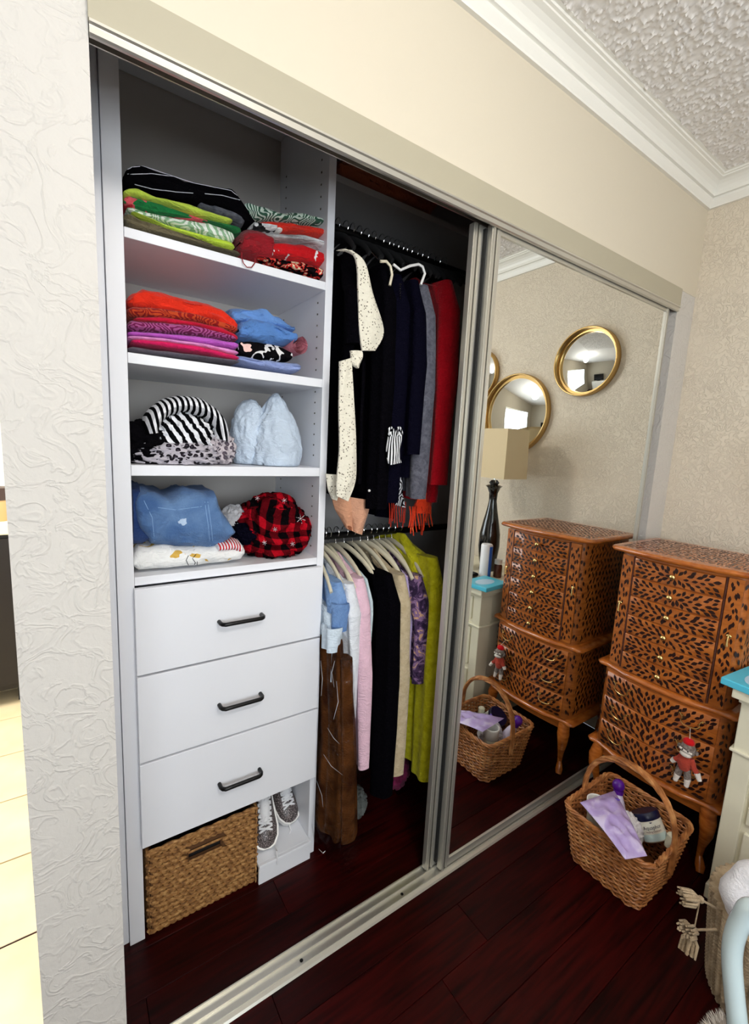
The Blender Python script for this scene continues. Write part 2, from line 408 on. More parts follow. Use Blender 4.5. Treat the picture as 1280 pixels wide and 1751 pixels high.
def heap(name, label, cat, c, r, m, amp=.25, fq=2.2, zfloor=None, group=None, seed=None, sub=5, parent=None, shape=None, xr=None):
    """crumpled cloth: a soft mass with ridged creases"""
    import bmesh
    SEED[0] += 1; sd = seed or SEED[0]
    bm = bmesh.new(); bmesh.ops.create_icosphere(bm, subdivisions=sub, radius=1)
    for v in bm.verts:
        p = v.co.copy(); q = p*fq+Vector((sd*3.7, sd*1.3, sd))
        q += Vector((noise.noise(q*1.3), noise.noise(q*1.3+Vector((5, 1, 2))), noise.noise(q*1.3+Vector((9, 4, 7)))))*.8
        rd = min(1, abs(noise.noise(q))*3)**.6; r2 = min(1, abs(noise.noise(q*2.1))*3)**.7
        k_ = 1+amp*(rd-.6)+amp*.3*(r2-.6)
        if shape: p = shape(p)
        co = Vector((c[0]+p.x*r[0]*k_, c[1]+p.y*r[1]*k_, c[2]+p.z*r[2]*k_))
        if zfloor is not None and co.z < zfloor+.001: co.z = zfloor+.001+.0006*(noise.noise(p*9)+1)
        if xr: co.x = max(xr[0], min(xr[1], co.x)); 
        if xr and len(xr) > 2: co.y = min(xr[2], co.y)
        v.co = co
    me = bpy.data.meshes.new(name); bm.to_mesh(me); bm.free(); me.materials.append(m); me.shade_smooth()
    o = bpy.data.objects.new(name, me); link(o, parent)
    if parent is not None and parent.parent is None: o.location = -Vector(parent.location)
    if parent is None: tag(o, label, cat, group)
    return o
f_ = fabric
from mathutils.bvhtree import BVHTree
def hits(o, pts, lift=.0012):
    """drop photo points onto the surface of a built cloth"""
    off = Vector((0, 0, 0)); q = o
    while q is not None: off += q.location; q = q.parent
    bv = BVHTree.FromPolygons([v.co+off for v in o.data.vertices], [tuple(p.vertices) for p in o.data.polygons]); out = []
    for a, c in pts:
        d = (P(a, c, y=1.0)-CAM).normalized(); h = bv.ray_cast(CAM, d)
        if h[0] is not None: out.append((h[0]+h[1]*lift*(1 if h[1].dot(d) < 0 else -1), h[1]))
    return out
def dense(L, n=5):
    return [(L[i][0]+(L[i+1][0]-L[i][0])*j/n, L[i][1]+(L[i+1][1]-L[i][1])*j/n) for i in range(len(L)-1) for j in range(n)]+[L[-1]]
C_blk = (9, 8, 11); C_lime = (196, 220, 72)
m_black = f_('black_cloth', 'plain', [C_blk]); m_navy = f_('navy_knit', 'plain', [(9, 8, 22)], knit=220)
m_pin = f_('pinstriped_black', 'stripe', [C_blk, (205, 202, 210), .965], scale=11, axis=(.35, .25, 3))
z1, z2, z3, z4 = 1.873, 1.603, 1.342, 1.062
YF, YK = .315, .60
g1, g2, g3, g4 = 'folded clothes in the left stack on the top shelf', 'folded clothes in the right stack on the top shelf', 'folded tops in the left stack on the second shelf', 'clothes in the right stack on the second shelf'
folded('folded_shirt', 'olive brown folded shirt at the bottom of the left stack, top shelf', 'shirt', [(213, 356), (240, 372), (300, 392), (360, 415), (412, 430)], [(213, 388), (280, 404), (412, 436)], YF, YK, f_('olive_cloth', 'plain', [(112, 102, 78)]), g1, zfloor=z1)
folded('folded_shirt', 'lime green folded shirt just above the olive brown one', 'shirt', [(225, 358), (285, 383), (340, 398), (400, 412)], [(225, 366), (290, 394), (350, 414), (396, 431)], YF-.008, YK, f_('lime_cloth', 'plain', [(190, 216, 66)]), g1)
folded('folded_blouse', 'white folded blouse with faint green floral print, left stack', 'blouse', [(218, 352), (250, 362), (300, 370), (360, 378), (402, 394)], [(218, 358), (250, 372), (300, 388), (350, 403), (400, 420)], YF-.006, YK, f_('white_floral', 'swirl', [(236, 240, 232), (150, 186, 150)], scale=20), g1)
folded('folded_blouse', 'dark green folded blouse with red flowers under the lime cardigan', 'blouse', [(213, 330), (240, 336), (290, 352), (340, 372), (410, 385)], [(213, 354), (240, 362), (300, 372), (360, 382), (414, 404)], YF, YK, f_('green_floral', 'blot', [(28, 110, 58), (30, 120, 62), (226, 96, 104), (196, 30, 44)], scale=17), g1)
folded('folded_cardigan', 'thick lime green folded cardigan above the dark green floral blouse', 'cardigan', [(212, 320), (235, 320), (265, 336), (320, 346), (370, 364), (397, 372)], [(212, 336), (235, 337), (300, 354), (350, 373), (398, 384)], YF-.010, YK, f_('lime_bright', 'plain', [(204, 228, 84)], knit=160), g1, folds=1)
folded('folded_shirt', 'heathered charcoal grey folded shirt beside the lime cardigan', 'shirt', [(340, 340), (380, 352), (415, 366)], [(340, 358), (395, 376), (418, 388)], YF+.012, YK, f_('charcoal_heather', 'fade', [(70, 72, 80), (112, 114, 122)], scale=60), g1)
ps = folded('folded_trousers', 'black pinstriped folded trousers on top of the left stack', 'trousers', [(212, 285), (235, 275), (270, 286), (320, 306), (400, 318), (415, 340), (437, 376)], [(212, 318), (235, 320), (270, 333), (330, 345), (390, 356), (420, 378), (437, 384)], YF-.004, YK-.01, m_black, g1, folds=3, amp=.005)
for i, ll in enumerate([[(222, 286), (250, 284), (290, 297), (330, 313), (395, 326), (412, 340)], [(218, 298), (260, 297), (320, 305), (380, 317), (408, 321)], [(230, 315), (260, 323), (300, 328), (330, 330)], [(214, 292), (235, 281), (262, 284), (300, 299), (340, 309)], [(350, 331), (380, 334), (410, 342)]]):
    hh = [h[0] for h in hits(ps, dense(ll), .0004)]
    if len(hh) < 3: continue
    t_ = MB(); t_.tube(hh, .0009, 5); t_.build('white_pinstripe', bpy.data.materials.get('pin_white') or mat('pin_white', (215, 214, 222), .9), ps)
# right stack, top shelf
folded('folded_shirt', 'black folded shirt with small red and cream flowers, bottom of the right stack', 'shirt', [(440, 436), (480, 440), (520, 446), (556, 458)], [(440, 444), (470, 454), (520, 467), (556, 480)], YF, YK, f_('black_floral', 'blot', [(20, 14, 16), (22, 14, 16), (206, 52, 48), (236, 214, 180)], scale=48), g2, zfloor=z1)
folded('folded_shirt', 'red folded shirt with white lettered print, lower right stack', 'shirt', [(455, 412), (480, 411), (520, 414), (556, 430)], [(455, 440), (490, 444), (530, 450), (557, 458)], YF-.004, YK, f_('red_white_print', 'blot', [(206, 22, 30), (206, 22, 30), (244, 240, 240)], scale=26), g2)
dr = folded('folded_shorts', 'dark red folded shorts with loose drawstring hanging over shelf edge', 'shorts', [(411, 398), (425, 388), (450, 392), (470, 402)], [(411, 432), (430, 438), (450, 446), (468, 448)], YF-.012, YK-.06, f_('dark_red_cloth', 'plain', [(150, 28, 38)]), g2, folds=2, amp=.006)
t_ = MB(); t_.tube([P(a, c, y=YF-.022) for a, c in ((413, 432), (413, 440), (416, 450), (422, 457), (430, 457), (436, 449), (436, 442))], .0013, 6); t_.build('drawstring', bpy.data.materials['dark_red_cloth'], dr)
folded('folded_shirt', 'white and grey folded shirt between the two red shirts', 'shirt', [(450, 398), (480, 398), (520, 400), (557, 410)], [(450, 406), (490, 410), (530, 414), (557, 424)], YF-.002, YK, f_('white_grey', 'fade', [(236, 236, 236), (150, 150, 152)], scale=12), g2)
folded('folded_shirt', 'orange red folded shirt with white patches, upper right stack', 'shirt', [(436, 380), (460, 374), (500, 378), (553, 388)], [(436, 396), (480, 398), (520, 401), (555, 405)], YF, YK, f_('orange_red_white', 'blot', [(222, 52, 36), (222, 52, 36), (244, 238, 232)], scale=11), g2)
folded('folded_shirt', 'white folded shirt with black graphic print under the paisley top', 'shirt', [(434, 378), (452, 378), (474, 382)], [(434, 398), (455, 396), (474, 397)], YF-.006, YK-.05, f_('black_white_graphic', 'blot', [(236, 236, 236), (16, 16, 18)], scale=36), g2)
folded('folded_blouse', 'green and white paisley folded blouse on top of the right stack', 'blouse', [(420, 340), (440, 346), (480, 360), (520, 362), (556, 372)], [(420, 376), (450, 378), (500, 379), (556, 386)], YF+.01, YK, f_('green_paisley', 'swirl', [(206, 220, 206), (52, 92, 72)], scale=24), g2, amp=.005)
# second shelf, left
L2 = [('heather grey', (98, 92, 104), [(219, 590), (260, 596), (330, 604), (400, 614)], [(219, 604), (300, 612), (410, 622)], 'plain'),
      ('bright magenta', (214, 28, 92), [(225, 578), (270, 580), (330, 588), (408, 606)], [(225, 590), (280, 597), (350, 608), (410, 621)], 'plain'),
      ('pale pink', (236, 150, 214), [(220, 572), (270, 576), (340, 584), (408, 598)], [(220, 582), (280, 586), (350, 596), (408, 610)], 'plain'),
      ('orchid purple', (190, 92, 196), [(219, 564), (270, 568), (340, 574), (408, 584)], [(219, 576), (280, 580), (350, 590), (408, 600)], 'plain'),
      ('plum lace patterned', (110, 24, 74), [(219, 545), (260, 548), (330, 552), (395, 568), (404, 574)], [(219, 568), (280, 571), (350, 578), (404, 586)], 'pl'),
      ('crimson', (196, 20, 54), [(228, 540), (270, 540), (330, 548), (380, 558), (408, 572)], [(228, 552), (280, 554), (340, 562), (408, 586)], 'plain'),
      ('dark red patterned', (140, 22, 22), [(219, 520), (260, 524), (330, 532), (407, 556)], [(219, 544), (280, 548), (340, 554), (407, 574)], 'rd'),
      ('vermilion', (226, 48, 26), [(219, 502), (245, 491), (290, 500), (340, 512), (380, 526), (405, 548)], [(219, 526), (250, 530), (300, 540), (360, 552), (408, 572)], 'plain')]
for i, (nm, c, tp, bt, kd) in enumerate(L2):
    mm = f_('cloth_'+nm.replace(' ', '_'), 'plain', [c]) if kd == 'plain' else f_('cloth_'+nm.replace(' ', '_'), 'swirl', [c, (170, 84, 140)] if kd == 'pl' else [c, (190, 70, 34)], scale=26, axis=(1, 1, 2))
    top_ = i == len(L2)-1
    folded('folded_tee', nm+' folded tee, '+('uppermost' if top_ else 'lowest' if i == 0 else 'between its neighbours')+' in the left stack, second shelf', 'tee', tp, bt, YF-.002*(i % 3), YK, mm, g3, zfloor=z2, folds=2 if top_ else 1, amp=.006 if top_ else .003)
# second shelf, right
folded('folded_shorts', 'periwinkle blue folded shorts at the bottom of the right pile', 'shorts', [(400, 606), (440, 612), (480, 618), (515, 620)], [(400, 616), (440, 628), (480, 636), (515, 638)], YF, YK-.04, f_('periwinkle_cloth', 'plain', [(142, 158, 206)]), g4, zfloor=z2)
folded('folded_scarf', 'black and white patterned scarf under the blue shirts', 'scarf', [(410, 584), (440, 586), (470, 588), (500, 600)], [(410, 612), (440, 618), (470, 620), (500, 618)], YF-.004, YK-.06, f_('black_white_scarf', 'blot', [(12, 12, 14), (230, 228, 228), (16, 14, 16), (16, 14, 16), (240, 200, 190)], scale=13), g4, amp=.006)
b = MB()
R = []
for i in range(60):
    a = i/59*2*pi*2.2; r_ = .006+.019*i/59; cx = P(508, 592, y=.33)
    R.append([(cx.x+r_*cos(a)+d1, y_, cx.z+r_*sin(a)*1.1) for y_, d1 in ((.318, 0), (.314, .002*cos(a)), (.318, .004*cos(a)), (.50, .004*cos(a)), (.50, 0))])
b.rings(R); tag(b.build('rolled_cloth', f_('dusty_pink_cloth', 'plain', [(196, 116, 130)])), 'dusty pink rolled cloth tucked at the right end of second shelf', 'cloth', g4)
folded('folded_shirt', 'denim blue folded shirt in two layers at the right of second shelf', 'shirt', [(408, 548), (430, 540), (470, 552), (510, 568)], [(408, 582), (440, 588), (470, 592), (502, 588)], YF-.002, YK-.05, f_('sky_blue_cloth', 'plain', [(88, 132, 196)]), g4, amp=.008)
folded('folded_shirt', 'steel blue crumpled shirt on top of the right pile, second shelf', 'shirt', [(396, 526), (430, 528), (458, 526), (468, 540), (500, 552)], [(396, 552), (430, 556), (470, 560), (505, 572)], YF+.01, YK-.05, f_('steel_blue_cloth', 'plain', [(100, 142, 204)]), g4, amp=.009)
# third shelf
def C3(px, py, y): return P(px, py, y=y)
c = C3(262, 740, .40); heap('black_sweater', 'crumpled black sweater at the left end of third shelf', 'sweater', (c.x-.02, .42, z3+.04), (.085, .09, .065), m_black, .3, zfloor=z3, xr=(.0725, .5, .64))
m_leo = f_('leopard_print', 'leopard', [(190, 184, 192), (70, 60, 74), (24, 20, 26)], scale=62)
c = C3(330, 770, .34); heap('leopard_scarf', 'crumpled leopard print scarf lying along the front of third shelf', 'scarf', (.185, .385, z3+.026), (.125, .065, .042), m_leo, .28, 2.6, zfloor=z3, xr=(.0725, .5, .64))
m_zeb = f_('zebra_stripe', 'stripe', [(12, 12, 14), (240, 240, 244), .5], scale=26, axis=(1, .3, .35), rot=(0, .5, 0))
m_zeb2 = f_('fine_stripe', 'stripe', [(12, 12, 14), (240, 240, 244), .5], scale=52, axis=(.25, .2, 1), rot=(0, .15, 0))
heap('striped_shirt', 'crumpled black and white striped shirt in the middle of the third shelf heap', 'shirt', (.205, .395, z3+.075), (.085, .06, .06), m_zeb2, .35, 2.4, zfloor=z3+.02)
# striped hood: an arch of cloth over a dark inside
b = MB(); R = []
for i in range(33):
    a = pi*(1.05-1.12*i/32); cx = .215; cz = z3+.085
    px_, pz_ = cx+.088*cos(a), cz+.074*sin(a)*(1 if a < pi else .6); ring = []
    for k_ in range(14):
        t2 = 2*pi*k_/14; rr = .021+.004*nz((i*.3, k_, 1), 1)
        ring.append((px_+rr*cos(a)*cos(t2), .40+.075*sin(t2), pz_+rr*sin(a)*cos(t2)*1.1))
    R.append(ring)
b.rings(R); hood = tag(b.build('striped_hood', m_zeb), 'black and white chevron striped hood arched over the third shelf heap', 'hood')
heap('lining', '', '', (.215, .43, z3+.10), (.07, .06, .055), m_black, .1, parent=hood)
heap('grey_leopard_blouse', 'grey and blush spotted blouse right of the striped shirt', 'blouse', (.30, .40, z3+.045), (.045, .06, .05), f_('spotted_grey', 'leopard', [(196, 186, 190), (110, 100, 112), (90, 80, 90)], scale=60), .35, 2.6, zfloor=z3)
m_pale = f_('pale_blue_cloth', 'plain', [(200, 214, 230)])
def peaks(p):
    s_ = 1-.35*max(0, p.z); z = p.z
    if z > 0: z = z*(1.0 if p.x > -.05 else .86) - (.22 if abs(p.x+.12) < .1 else 0)*z
    return Vector((p.x*s_+.06*z, p.y*s_, z))
def drape(name, label, cat, c, r, m, sd):
    o = heap(name, label, cat, c, r, m, .10, 1.6, zfloor=z3, seed=sd, shape=lambda p: Vector((p.x*(1-.45*max(0, p.z)**1.5), p.y*(1-.4*max(0, p.z)), p.z)))
    return o
sh = drape('draped_shirt', 'pale blue shirt standing in two soft peaks at right of third shelf', 'shirt', (.475, .40, z3+.055), (.078, .085, .155), m_pale, 41)
heap('second_peak', '', '', (.408, .44, z3+.075), (.055, .07, .115), m_pale, .12, 1.8, zfloor=z3, parent=sh, seed=23)
for i, ll in enumerate([[(468, 668), (462, 700), (448, 735), (440, 770)], [(478, 672), (492, 705), (500, 750)], [(455, 720), (452, 760), (470, 795)]]):
    pass
# fourth shelf
m_den = f_('faded_denim', 'fade', [(66, 98, 146), (104, 136, 178)], scale=14, knit=300); m_den2 = f_('dark_denim', 'fade', [(22, 40, 84), (44, 70, 122)], scale=12, knit=300)
folded('white_shirt', 'white folded shirt with gold leaf print at the bottom of fourth shelf', 'shirt', [(231, 946), (270, 938), (330, 940), (380, 935), (418, 930)], [(231, 982), (260, 983), (330, 978), (400, 972), (419, 958)], .312, .56, f_('white_gold_print', 'blot', [(240, 240, 238), (240, 240, 238), (240, 240, 238), (218, 176, 84)], scale=14), zfloor=z4, amp=.007, folds=1)
folded('folded_jeans', 'dark blue folded jeans at the left end of fourth shelf', 'jeans', [(229, 845), (240, 842), (252, 870), (262, 900)], [(229, 940), (245, 940), (262, 925)], .325, .58, m_den2, amp=.006, folds=4)
dj = folded('denim_jacket', 'faded blue denim jacket folded over the white shirt, fourth shelf', 'jacket', [(234, 846), (260, 850), (295, 862), (320, 850), (372, 853), (385, 880), (402, 905)], [(234, 900), (262, 938), (300, 943), (350, 944), (378, 948), (402, 918)], .308, .56, m_den, amp=.008, folds=1)
m_seam = mat('light_seam', (130, 164, 205), .9); m_fray = mat('frayed_denim', (182, 202, 226), .95)
for ll in ([(350, 858), (356, 900), (360, 942)], [(355, 858), (361, 900), (365, 942)], [(246, 856), (260, 885), (264, 925)], [(270, 868), (300, 872), (345, 866)]):
    t_ = MB(); t_.tube([h[0] for h in hits(dj, dense(ll), .0002)], .0009, 5); t_.build('stitched_seam', m_seam, dj)
def blotch(o, pts, nm, m, lift=.0012):
    n = len(pts); cx, cy = sum(p[0] for p in pts)/n, sum(p[1] for p in pts)/n; V = []
    for s_ in (1, .75, .5, .25, .02): V += [h[0] for h in hits(o, [(cx+(p[0]-cx)*s_, cy+(p[1]-cy)*s_) for p in pts], lift)]
    if len(V) != 5*n: return
    b = MB(); b.add(V, [(r*n+i, r*n+(i+1) % n, (r+1)*n+(i+1) % n, (r+1)*n+i) for r in range(4) for i in range(n)]); b.build(nm, m, o)
for cx_, cy_, rx_, ry_ in ((313, 892, 7, 6), (318, 930, 11, 13)):
    blotch(dj, [(cx_+rx_*cos(a)*(1+.3*sin(3*a+cx_)), cy_+ry_*sin(a)*(1+.3*sin(5*a))) for a in [2*pi*i/14 for i in range(14)]], 'frayed_patch', m_fray)
ws = bpy.data.objects['white_shirt']
for ll in ([(335, 948), (329, 955), (334, 962), (329, 970)], [(337, 960), (337, 966), (340, 970)], [(330, 972), (335, 968), (340, 972)], [(322, 950), (318, 958), (322, 966), (316, 972)]):
    hh = [h[0] for h in hits(ws, dense(ll), .0004)]
    if len(hh) > 3: t_ = MB(); t_.tube(hh, .0009, 5); t_.build('script_print', mat('ink_print', (20, 20, 24), .9) if not bpy.data.materials.get('ink_print') else bpy.data.materials['ink_print'], ws)
tx = heap('grey_shirt', 'small light grey crumpled shirt between denim and plaid blanket', 'shirt', (.365, .45, z4+.075), (.05, .06, .075), f_('light_grey_cloth', 'plain', [(186, 186, 190)]), .2, zfloor=z4)
folded('american_stripe_top', 'white top with red and navy stripes peeking from under the denim', 'top', [(372, 932), (400, 926), (415, 930)], [(372, 945), (400, 944), (415, 950)], .304, .5, f_('red_navy_stripe', 'stripe', [(196, 40, 52), (236, 232, 236), .5], scale=40, axis=(1, 0, .4)), amp=.003, folds=1)
m_plaid = f_('buffalo_plaid_fleece', 'plaid', [(10, 6, 8), (88, 8, 16), (176, 14, 30)], scale=6.5, knit=120)
def bl(p): return Vector((p.x, p.y, p.z*(1.0 if p.z < 0 else (1-.25*max(0, p.x)**2))))
pb = heap('plaid_blanket', 'red and black plaid fleece blanket bunched at right of fourth shelf', 'blanket', (.475, .41, z4+.085), (.112, .115, .100), m_plaid, .26, 1.9, zfloor=z4, seed=12, shape=bl, xr=(.30, .576, .64))
heap('navy_lining', '', '', (.372, .385, z4+.075), (.04, .06, .03), m_navy, .3, 2.3, zfloor=z4, parent=pb, seed=4)
m_snow = mat('snow_print', (236, 226, 230), .9)
for (px_, py_) in ((514, 887), (452, 928), (440, 852), (486, 856), (470, 905), (500, 930)):
    s_ = MB(); r_ = 8 if px_ == 514 else 4
    for a in range(3):
        hh = [h[0] for h in hits(pb, [(px_+r_*u*cos(a*pi/3+.3), py_+r_*u*sin(a*pi/3+.3)) for u in (-1, -.5, 0, .5, 1)], .0006)]
        if len(hh) > 2: s_.tube(hh, .0008, 4)
    if s_.v: q_ = s_.build('snowflake_print', m_snow, pb); q_['kind'] = 'stuff'

# ------------------------------------------------------------------ seagrass basket and sneakers under the drawers
sg = thing('seagrass_basket', 'square braided seagrass basket with handle slot under the drawers', 'basket', (.235, .40, 0))
k = NT('seagrass'); k.b.inputs['Roughness'].default_value = .7; g = k.noise(k.co((1,1,2)), 85, 3); k.base(k.ramp(g, [(.3, (104, 66, 30)), (.5, (150, 104, 54)), (.72, (190, 146, 90))])); m_sea = k.m
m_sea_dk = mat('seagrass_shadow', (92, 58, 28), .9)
bx0, bx1, by0, by1, bz1 = .082, .392, .300, .60, .268
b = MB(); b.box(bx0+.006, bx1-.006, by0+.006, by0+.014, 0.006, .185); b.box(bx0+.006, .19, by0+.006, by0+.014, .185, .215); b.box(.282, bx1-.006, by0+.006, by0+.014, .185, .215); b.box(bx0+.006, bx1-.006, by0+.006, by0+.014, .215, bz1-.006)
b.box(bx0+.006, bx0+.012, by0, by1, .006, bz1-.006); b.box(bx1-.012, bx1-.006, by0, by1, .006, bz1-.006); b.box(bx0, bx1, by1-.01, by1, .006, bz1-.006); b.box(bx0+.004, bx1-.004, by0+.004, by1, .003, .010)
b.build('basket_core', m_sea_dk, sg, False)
b = MB(); rw = 15; cl = 17
def strand(cx, cz, face, rotz):
    L_, h_ = .0152, .0080
    M_ = Matrix.Rotation(rotz, 3, 'Y')
    R = []
    for i in range(5):
        u = -1+2*i/4; s_ = sqrt(max(0, 1-u*u*.85)); R.append([M_ @ Vector((u*L_, -.006*s_+(.0045*cos(t2)*s_), h_*s_*sin(t2))) for t2 in (0, pi*.33, pi*.67, pi, pi*1.33, pi*1.67)])
    if face == 'f': b.rings([[Vector((cx, by0+.006, cz))+v for v in q] for q in R])
    elif face == 'r': b.rings([[Vector((bx1-.005, cx, cz))+Vector((-v.y, v.x, v.z)) for v in q] for q in R])
    else: b.rings([[Vector((bx0+.006, cx, cz))+Vector((v.y, v.x, v.z)) for v in q] for q in R])
for j in range(rw):
    z = .012+j*(bz1-.02)/(rw-1)
    for i in range(cl):
        x = bx0+.008+(i+.5*(j % 2))*(bx1-bx0-.014)/(cl-.5)
        if .180 < x < .292 and .176 < z < .228: continue
        strand(x, z, 'f', .42+.12*nz((i, j, 2), 3)); 
        strand(by0+.006+(i+.5*(j % 2))*(by1-by0-.01)/cl, z, 'r', -.4); strand(by0+.006+(i+.5*(j % 2))*(by1-by0-.01)/cl, z, 'l', .4)
q = b.build('weave', m_sea, sg); q['kind'] = 'stuff'
b = MB(); rr = .007
for k_ in range(2):
    pts = []; per = [(bx0, by0), (bx1, by0), (bx1, by1), (bx0, by1)]
    for s_ in range(4):
        (xa, ya), (xb, yb) = per[s_], per[(s_+1) % 4]
        for t_ in range(24):
            u = t_/24; a = (s_*24+t_)*.9+k_*pi; pts.append((xa+(xb-xa)*u, ya+(yb-ya)*u+.003*cos(a), bz1+.004*sin(a)))
    b.tube(pts, .0052, 6, True)
b.build('rim', m_sea, sg)
b = MB(); b.tube([(.188, by0-.001, .186), (.188, by0-.001, .216), (.285, by0-.001, .216), (.285, by0-.001, .186)], .0035, 6, True); b.build('handle_slot', m_sea, sg)
struct_in = MB(); struct_in.box(bx0+.02, bx1-.02, by0+.02, by1-.02, .012, .20); struct_in.build('inner_shade_block', m_back, sg, False)  # solid black block put in for the shade inside the basket under the drawers

k = NT('glitter_upper'); k.b.inputs['Roughness'].default_value = .4; k.base(k.ramp(k.noise(k.co(), 420, 1), [(.35, (40, 34, 34)), (.5, (98, 88, 86)), (.62, (190, 176, 176))], 'CONSTANT')); m_glit = k.m
m_lace = mat('white_lace', (232, 232, 234), .8)
def sneaker(label, M_, s=1.0):
    t = thing('sneaker', label, 'sneaker', M_.to_translation(), 'glitter sneakers under the drawers'); loc = Vector(M_.to_translation()); RM = M_.to_3x3()
    def bld(mb, nm, m):
        mb.v = [tuple(RM @ Vector(v)*s+loc) for v in mb.v]; return mb.build(nm, m, t)
    # shoe along +x (toe), z up: stations (x, half width, top z)
    st = [(-.125, .012, .05), (-.12, .026, .075), (-.10, .034, .088), (-.06, .036, .085), (-.02, .037, .075), (.03, .040, .060), (.07, .044, .048), (.10, .040, .040), (.122, .026, .030), (.130, .010, .022)]
    b = MB(); R = []
    for x, hw, tz in st: R.append([(x, hw*cos(a)*(1 if sin(a) < 0 else (1-.3*sin(a))), .018+(tz-.018)*max(0, sin(a))**.8 if sin(a) > 0 else .018) for a in [2*pi*k_/18 for k_ in range(18)]])
    b.rings(R); bld(b, 'upper', m_glit)
    b = MB(); R = []
    for x, hw, tz in st: R.append([(x*1.02, (hw+.004)*c_, z_) for c_, z_ in ((-1, .0), (-1, .02), (1, .02), (1, .0))])
    b.rings(R); bld(b, 'sole', m_white)
    b = MB(); b.ball((-.06, 0, .086), (.045, .022, .006), 16, 6); bld(b, 'opening', m_dark)
    b = MB(); b.ball((.012, 0, .062), (.062, .020, .020), 14, 8, Matrix.Rotation(.38, 3, 'Y')); bld(b, 'tongue', m_lace)
    b = MB()
    for i in range(7):
        x = -.025+i*.016; z = .085-i*.0068; b.tube([(x, -.022, z-.004), (x+.006, 0, z+.006), (x+.012, .022, z-.008)], .0036, 6); b.tube([(x, .022, z-.004), (x+.006, 0, z+.008), (x+.012, -.022, z-.008)], .0036, 6)
    bld(b, 'lace', m_lace)
    b = MB()
    for sgn in (-1, 1):
        pts = [(-.022+.02*cos(a)*1.0-.02, sgn*(.018+.02*sin(a)), .088+.012*sin(a*.5)) for a in [pi*i/7*1.9 for i in range(8)]]; b.tube(pts, .0022, 6)
        
    bld(b, 'bow_loop', m_lace)
    return t
M1 = Matrix.Translation((.452, .415, .158)) @ Matrix.Rotation(math.radians(-100), 4, 'Z') @ Matrix.Rotation(math.radians(40), 4, 'Y')
s1 = sneaker('front grey glitter sneaker with white laces, toe out, right beside seagrass basket', M1, .95)
b = MB(); hp_ = [(470, 1405), (469, 1425), (471, 1448), (473, 1475)]
b.tube([P(472, 1400, y=.40), P(470, 1425, y=.345), P(471, 1450, y=.305), (P(473, 1455, y=.278)), P(474, 1478, y=.278)], .0026, 6); b.tube([P(480, 1385, y=.42), P(492, 1400, y=.38), P(497, 1420, y=.35), P(488, 1445, y=.33)], .0024, 6); b.build('hanging_lace', m_lace, s1)
M2 = Matrix.Translation((.536, .475, .150)) @ Matrix.Rotation(math.radians(-84), 4, 'Z') @ Matrix.Rotation(math.radians(36), 4, 'Y')
s2 = sneaker('rear grey glitter sneaker behind the front one, close to the partition', M2, .95)
part('deck', box(.396, .5775, .29, .655, .058, .070)); part('toe_kick', box(.396, .5775, .282, .29, 0, .070)); part('deck_edge_moulding', box(.396, .5775, .278, .284, .060, .071))

# ------------------------------------------------------------------ right bay: shelf, rods, hangers, clothes
struct('closet_shelf', box(.602, XR+.06, .40, .70, 2.205, 2.225), m_closet)
R = []
b = MB()
o = folded('brown_blanket', 'brown folded blanket sagging over the high closet shelf edge', 'blanket', [(580, 268), (620, 262), (680, 300), (745, 330)], [(580, 308), (635, 335), (648, 352), (668, 352), (700, 362), (745, 380)], .395, .66, f_('rust_brown_cloth', 'plain', [(160, 86, 56)]), amp=.012, zfloor=2.2255)
RY = .45
rod_u, rod_l = 2.098, 1.092
for z, nm, lb in ((rod_u, 'upper', 'upper dark metal closet rod crowded with hanger hooks'), (rod_l, 'lower', 'lower dark metal closet rod carrying cream hangers')):
    r_ = thing('closet_rod', lb, 'rod', (1.3, RY, z)); b = MB(); b.tube([(.604, RY, z), (XR+.058, RY, z)], .0125, 16); b.build('rod', m_blackm, r_)
    for x in (.604, XR+.052): c_ = MB(); c_.tube([(x, RY, z), (x+.006, RY, z)], .024, 16); c_.build('rod_cup', m_chrome, r_)
m_hcream = mat('cream_hanger_plastic', (226, 216, 190), .4); m_hblack = mat('black_velvet_hanger', (14, 13, 14), .9)
def make_hanger(name, marm, hook_m):
    t = bpy.data.objects.new(name, None); link(t); t.empty_display_size = .05
    b = MB(); pts = [(0, .020*cos(a), .0+.020*sin(a)) for a in [math.radians(-150+ -0*i) + 0 for i in range(0)]]
    a0 = [(-.019*cos(a), .019*sin(a)) for a in [math.radians(v) for v in range(-40, 181, 20)]]
    pts = [(0, y, z) for y, z in a0]; pts += [(0, .016, -.012), (0, .004, -.030), (0, 0, -.05)]
    b.tube(pts, .0017, 6); b.build('hook', hook_m, t)
    b = MB(); pts = []
    for i in range(21):
        u = -1+2*i/20; pts.append((0, .20*u, -.052-.075*abs(u)**1.5-.01*abs(u)**6*2))
    b.tube(pts, [.0065*(1-.25*abs(-1+2*i/20)) for i in range(21)], 8, flat=1.7); b.build('arm', marm, t)
    return t
def copy_tree(o):
    c = o.copy(); COL.objects.link(c)
    for ch in o.children: d = ch.copy(); COL.objects.link(d); d.parent = c
    return c
hk_b = make_hanger('hanger', m_hblack, m_chrome); hk_c = make_hanger('hanger', m_hcream, m_chrome)
HB = [0]; 
def place_hanger(proto, used, x, z, label, group, rot=0, y=RY):
    t = proto if not used else copy_tree(proto)
    t.location = (x, y, z+.0135-.0+.0); t.rotation_euler = (0, 0, rot); tag(t, label, 'hanger', group); return t

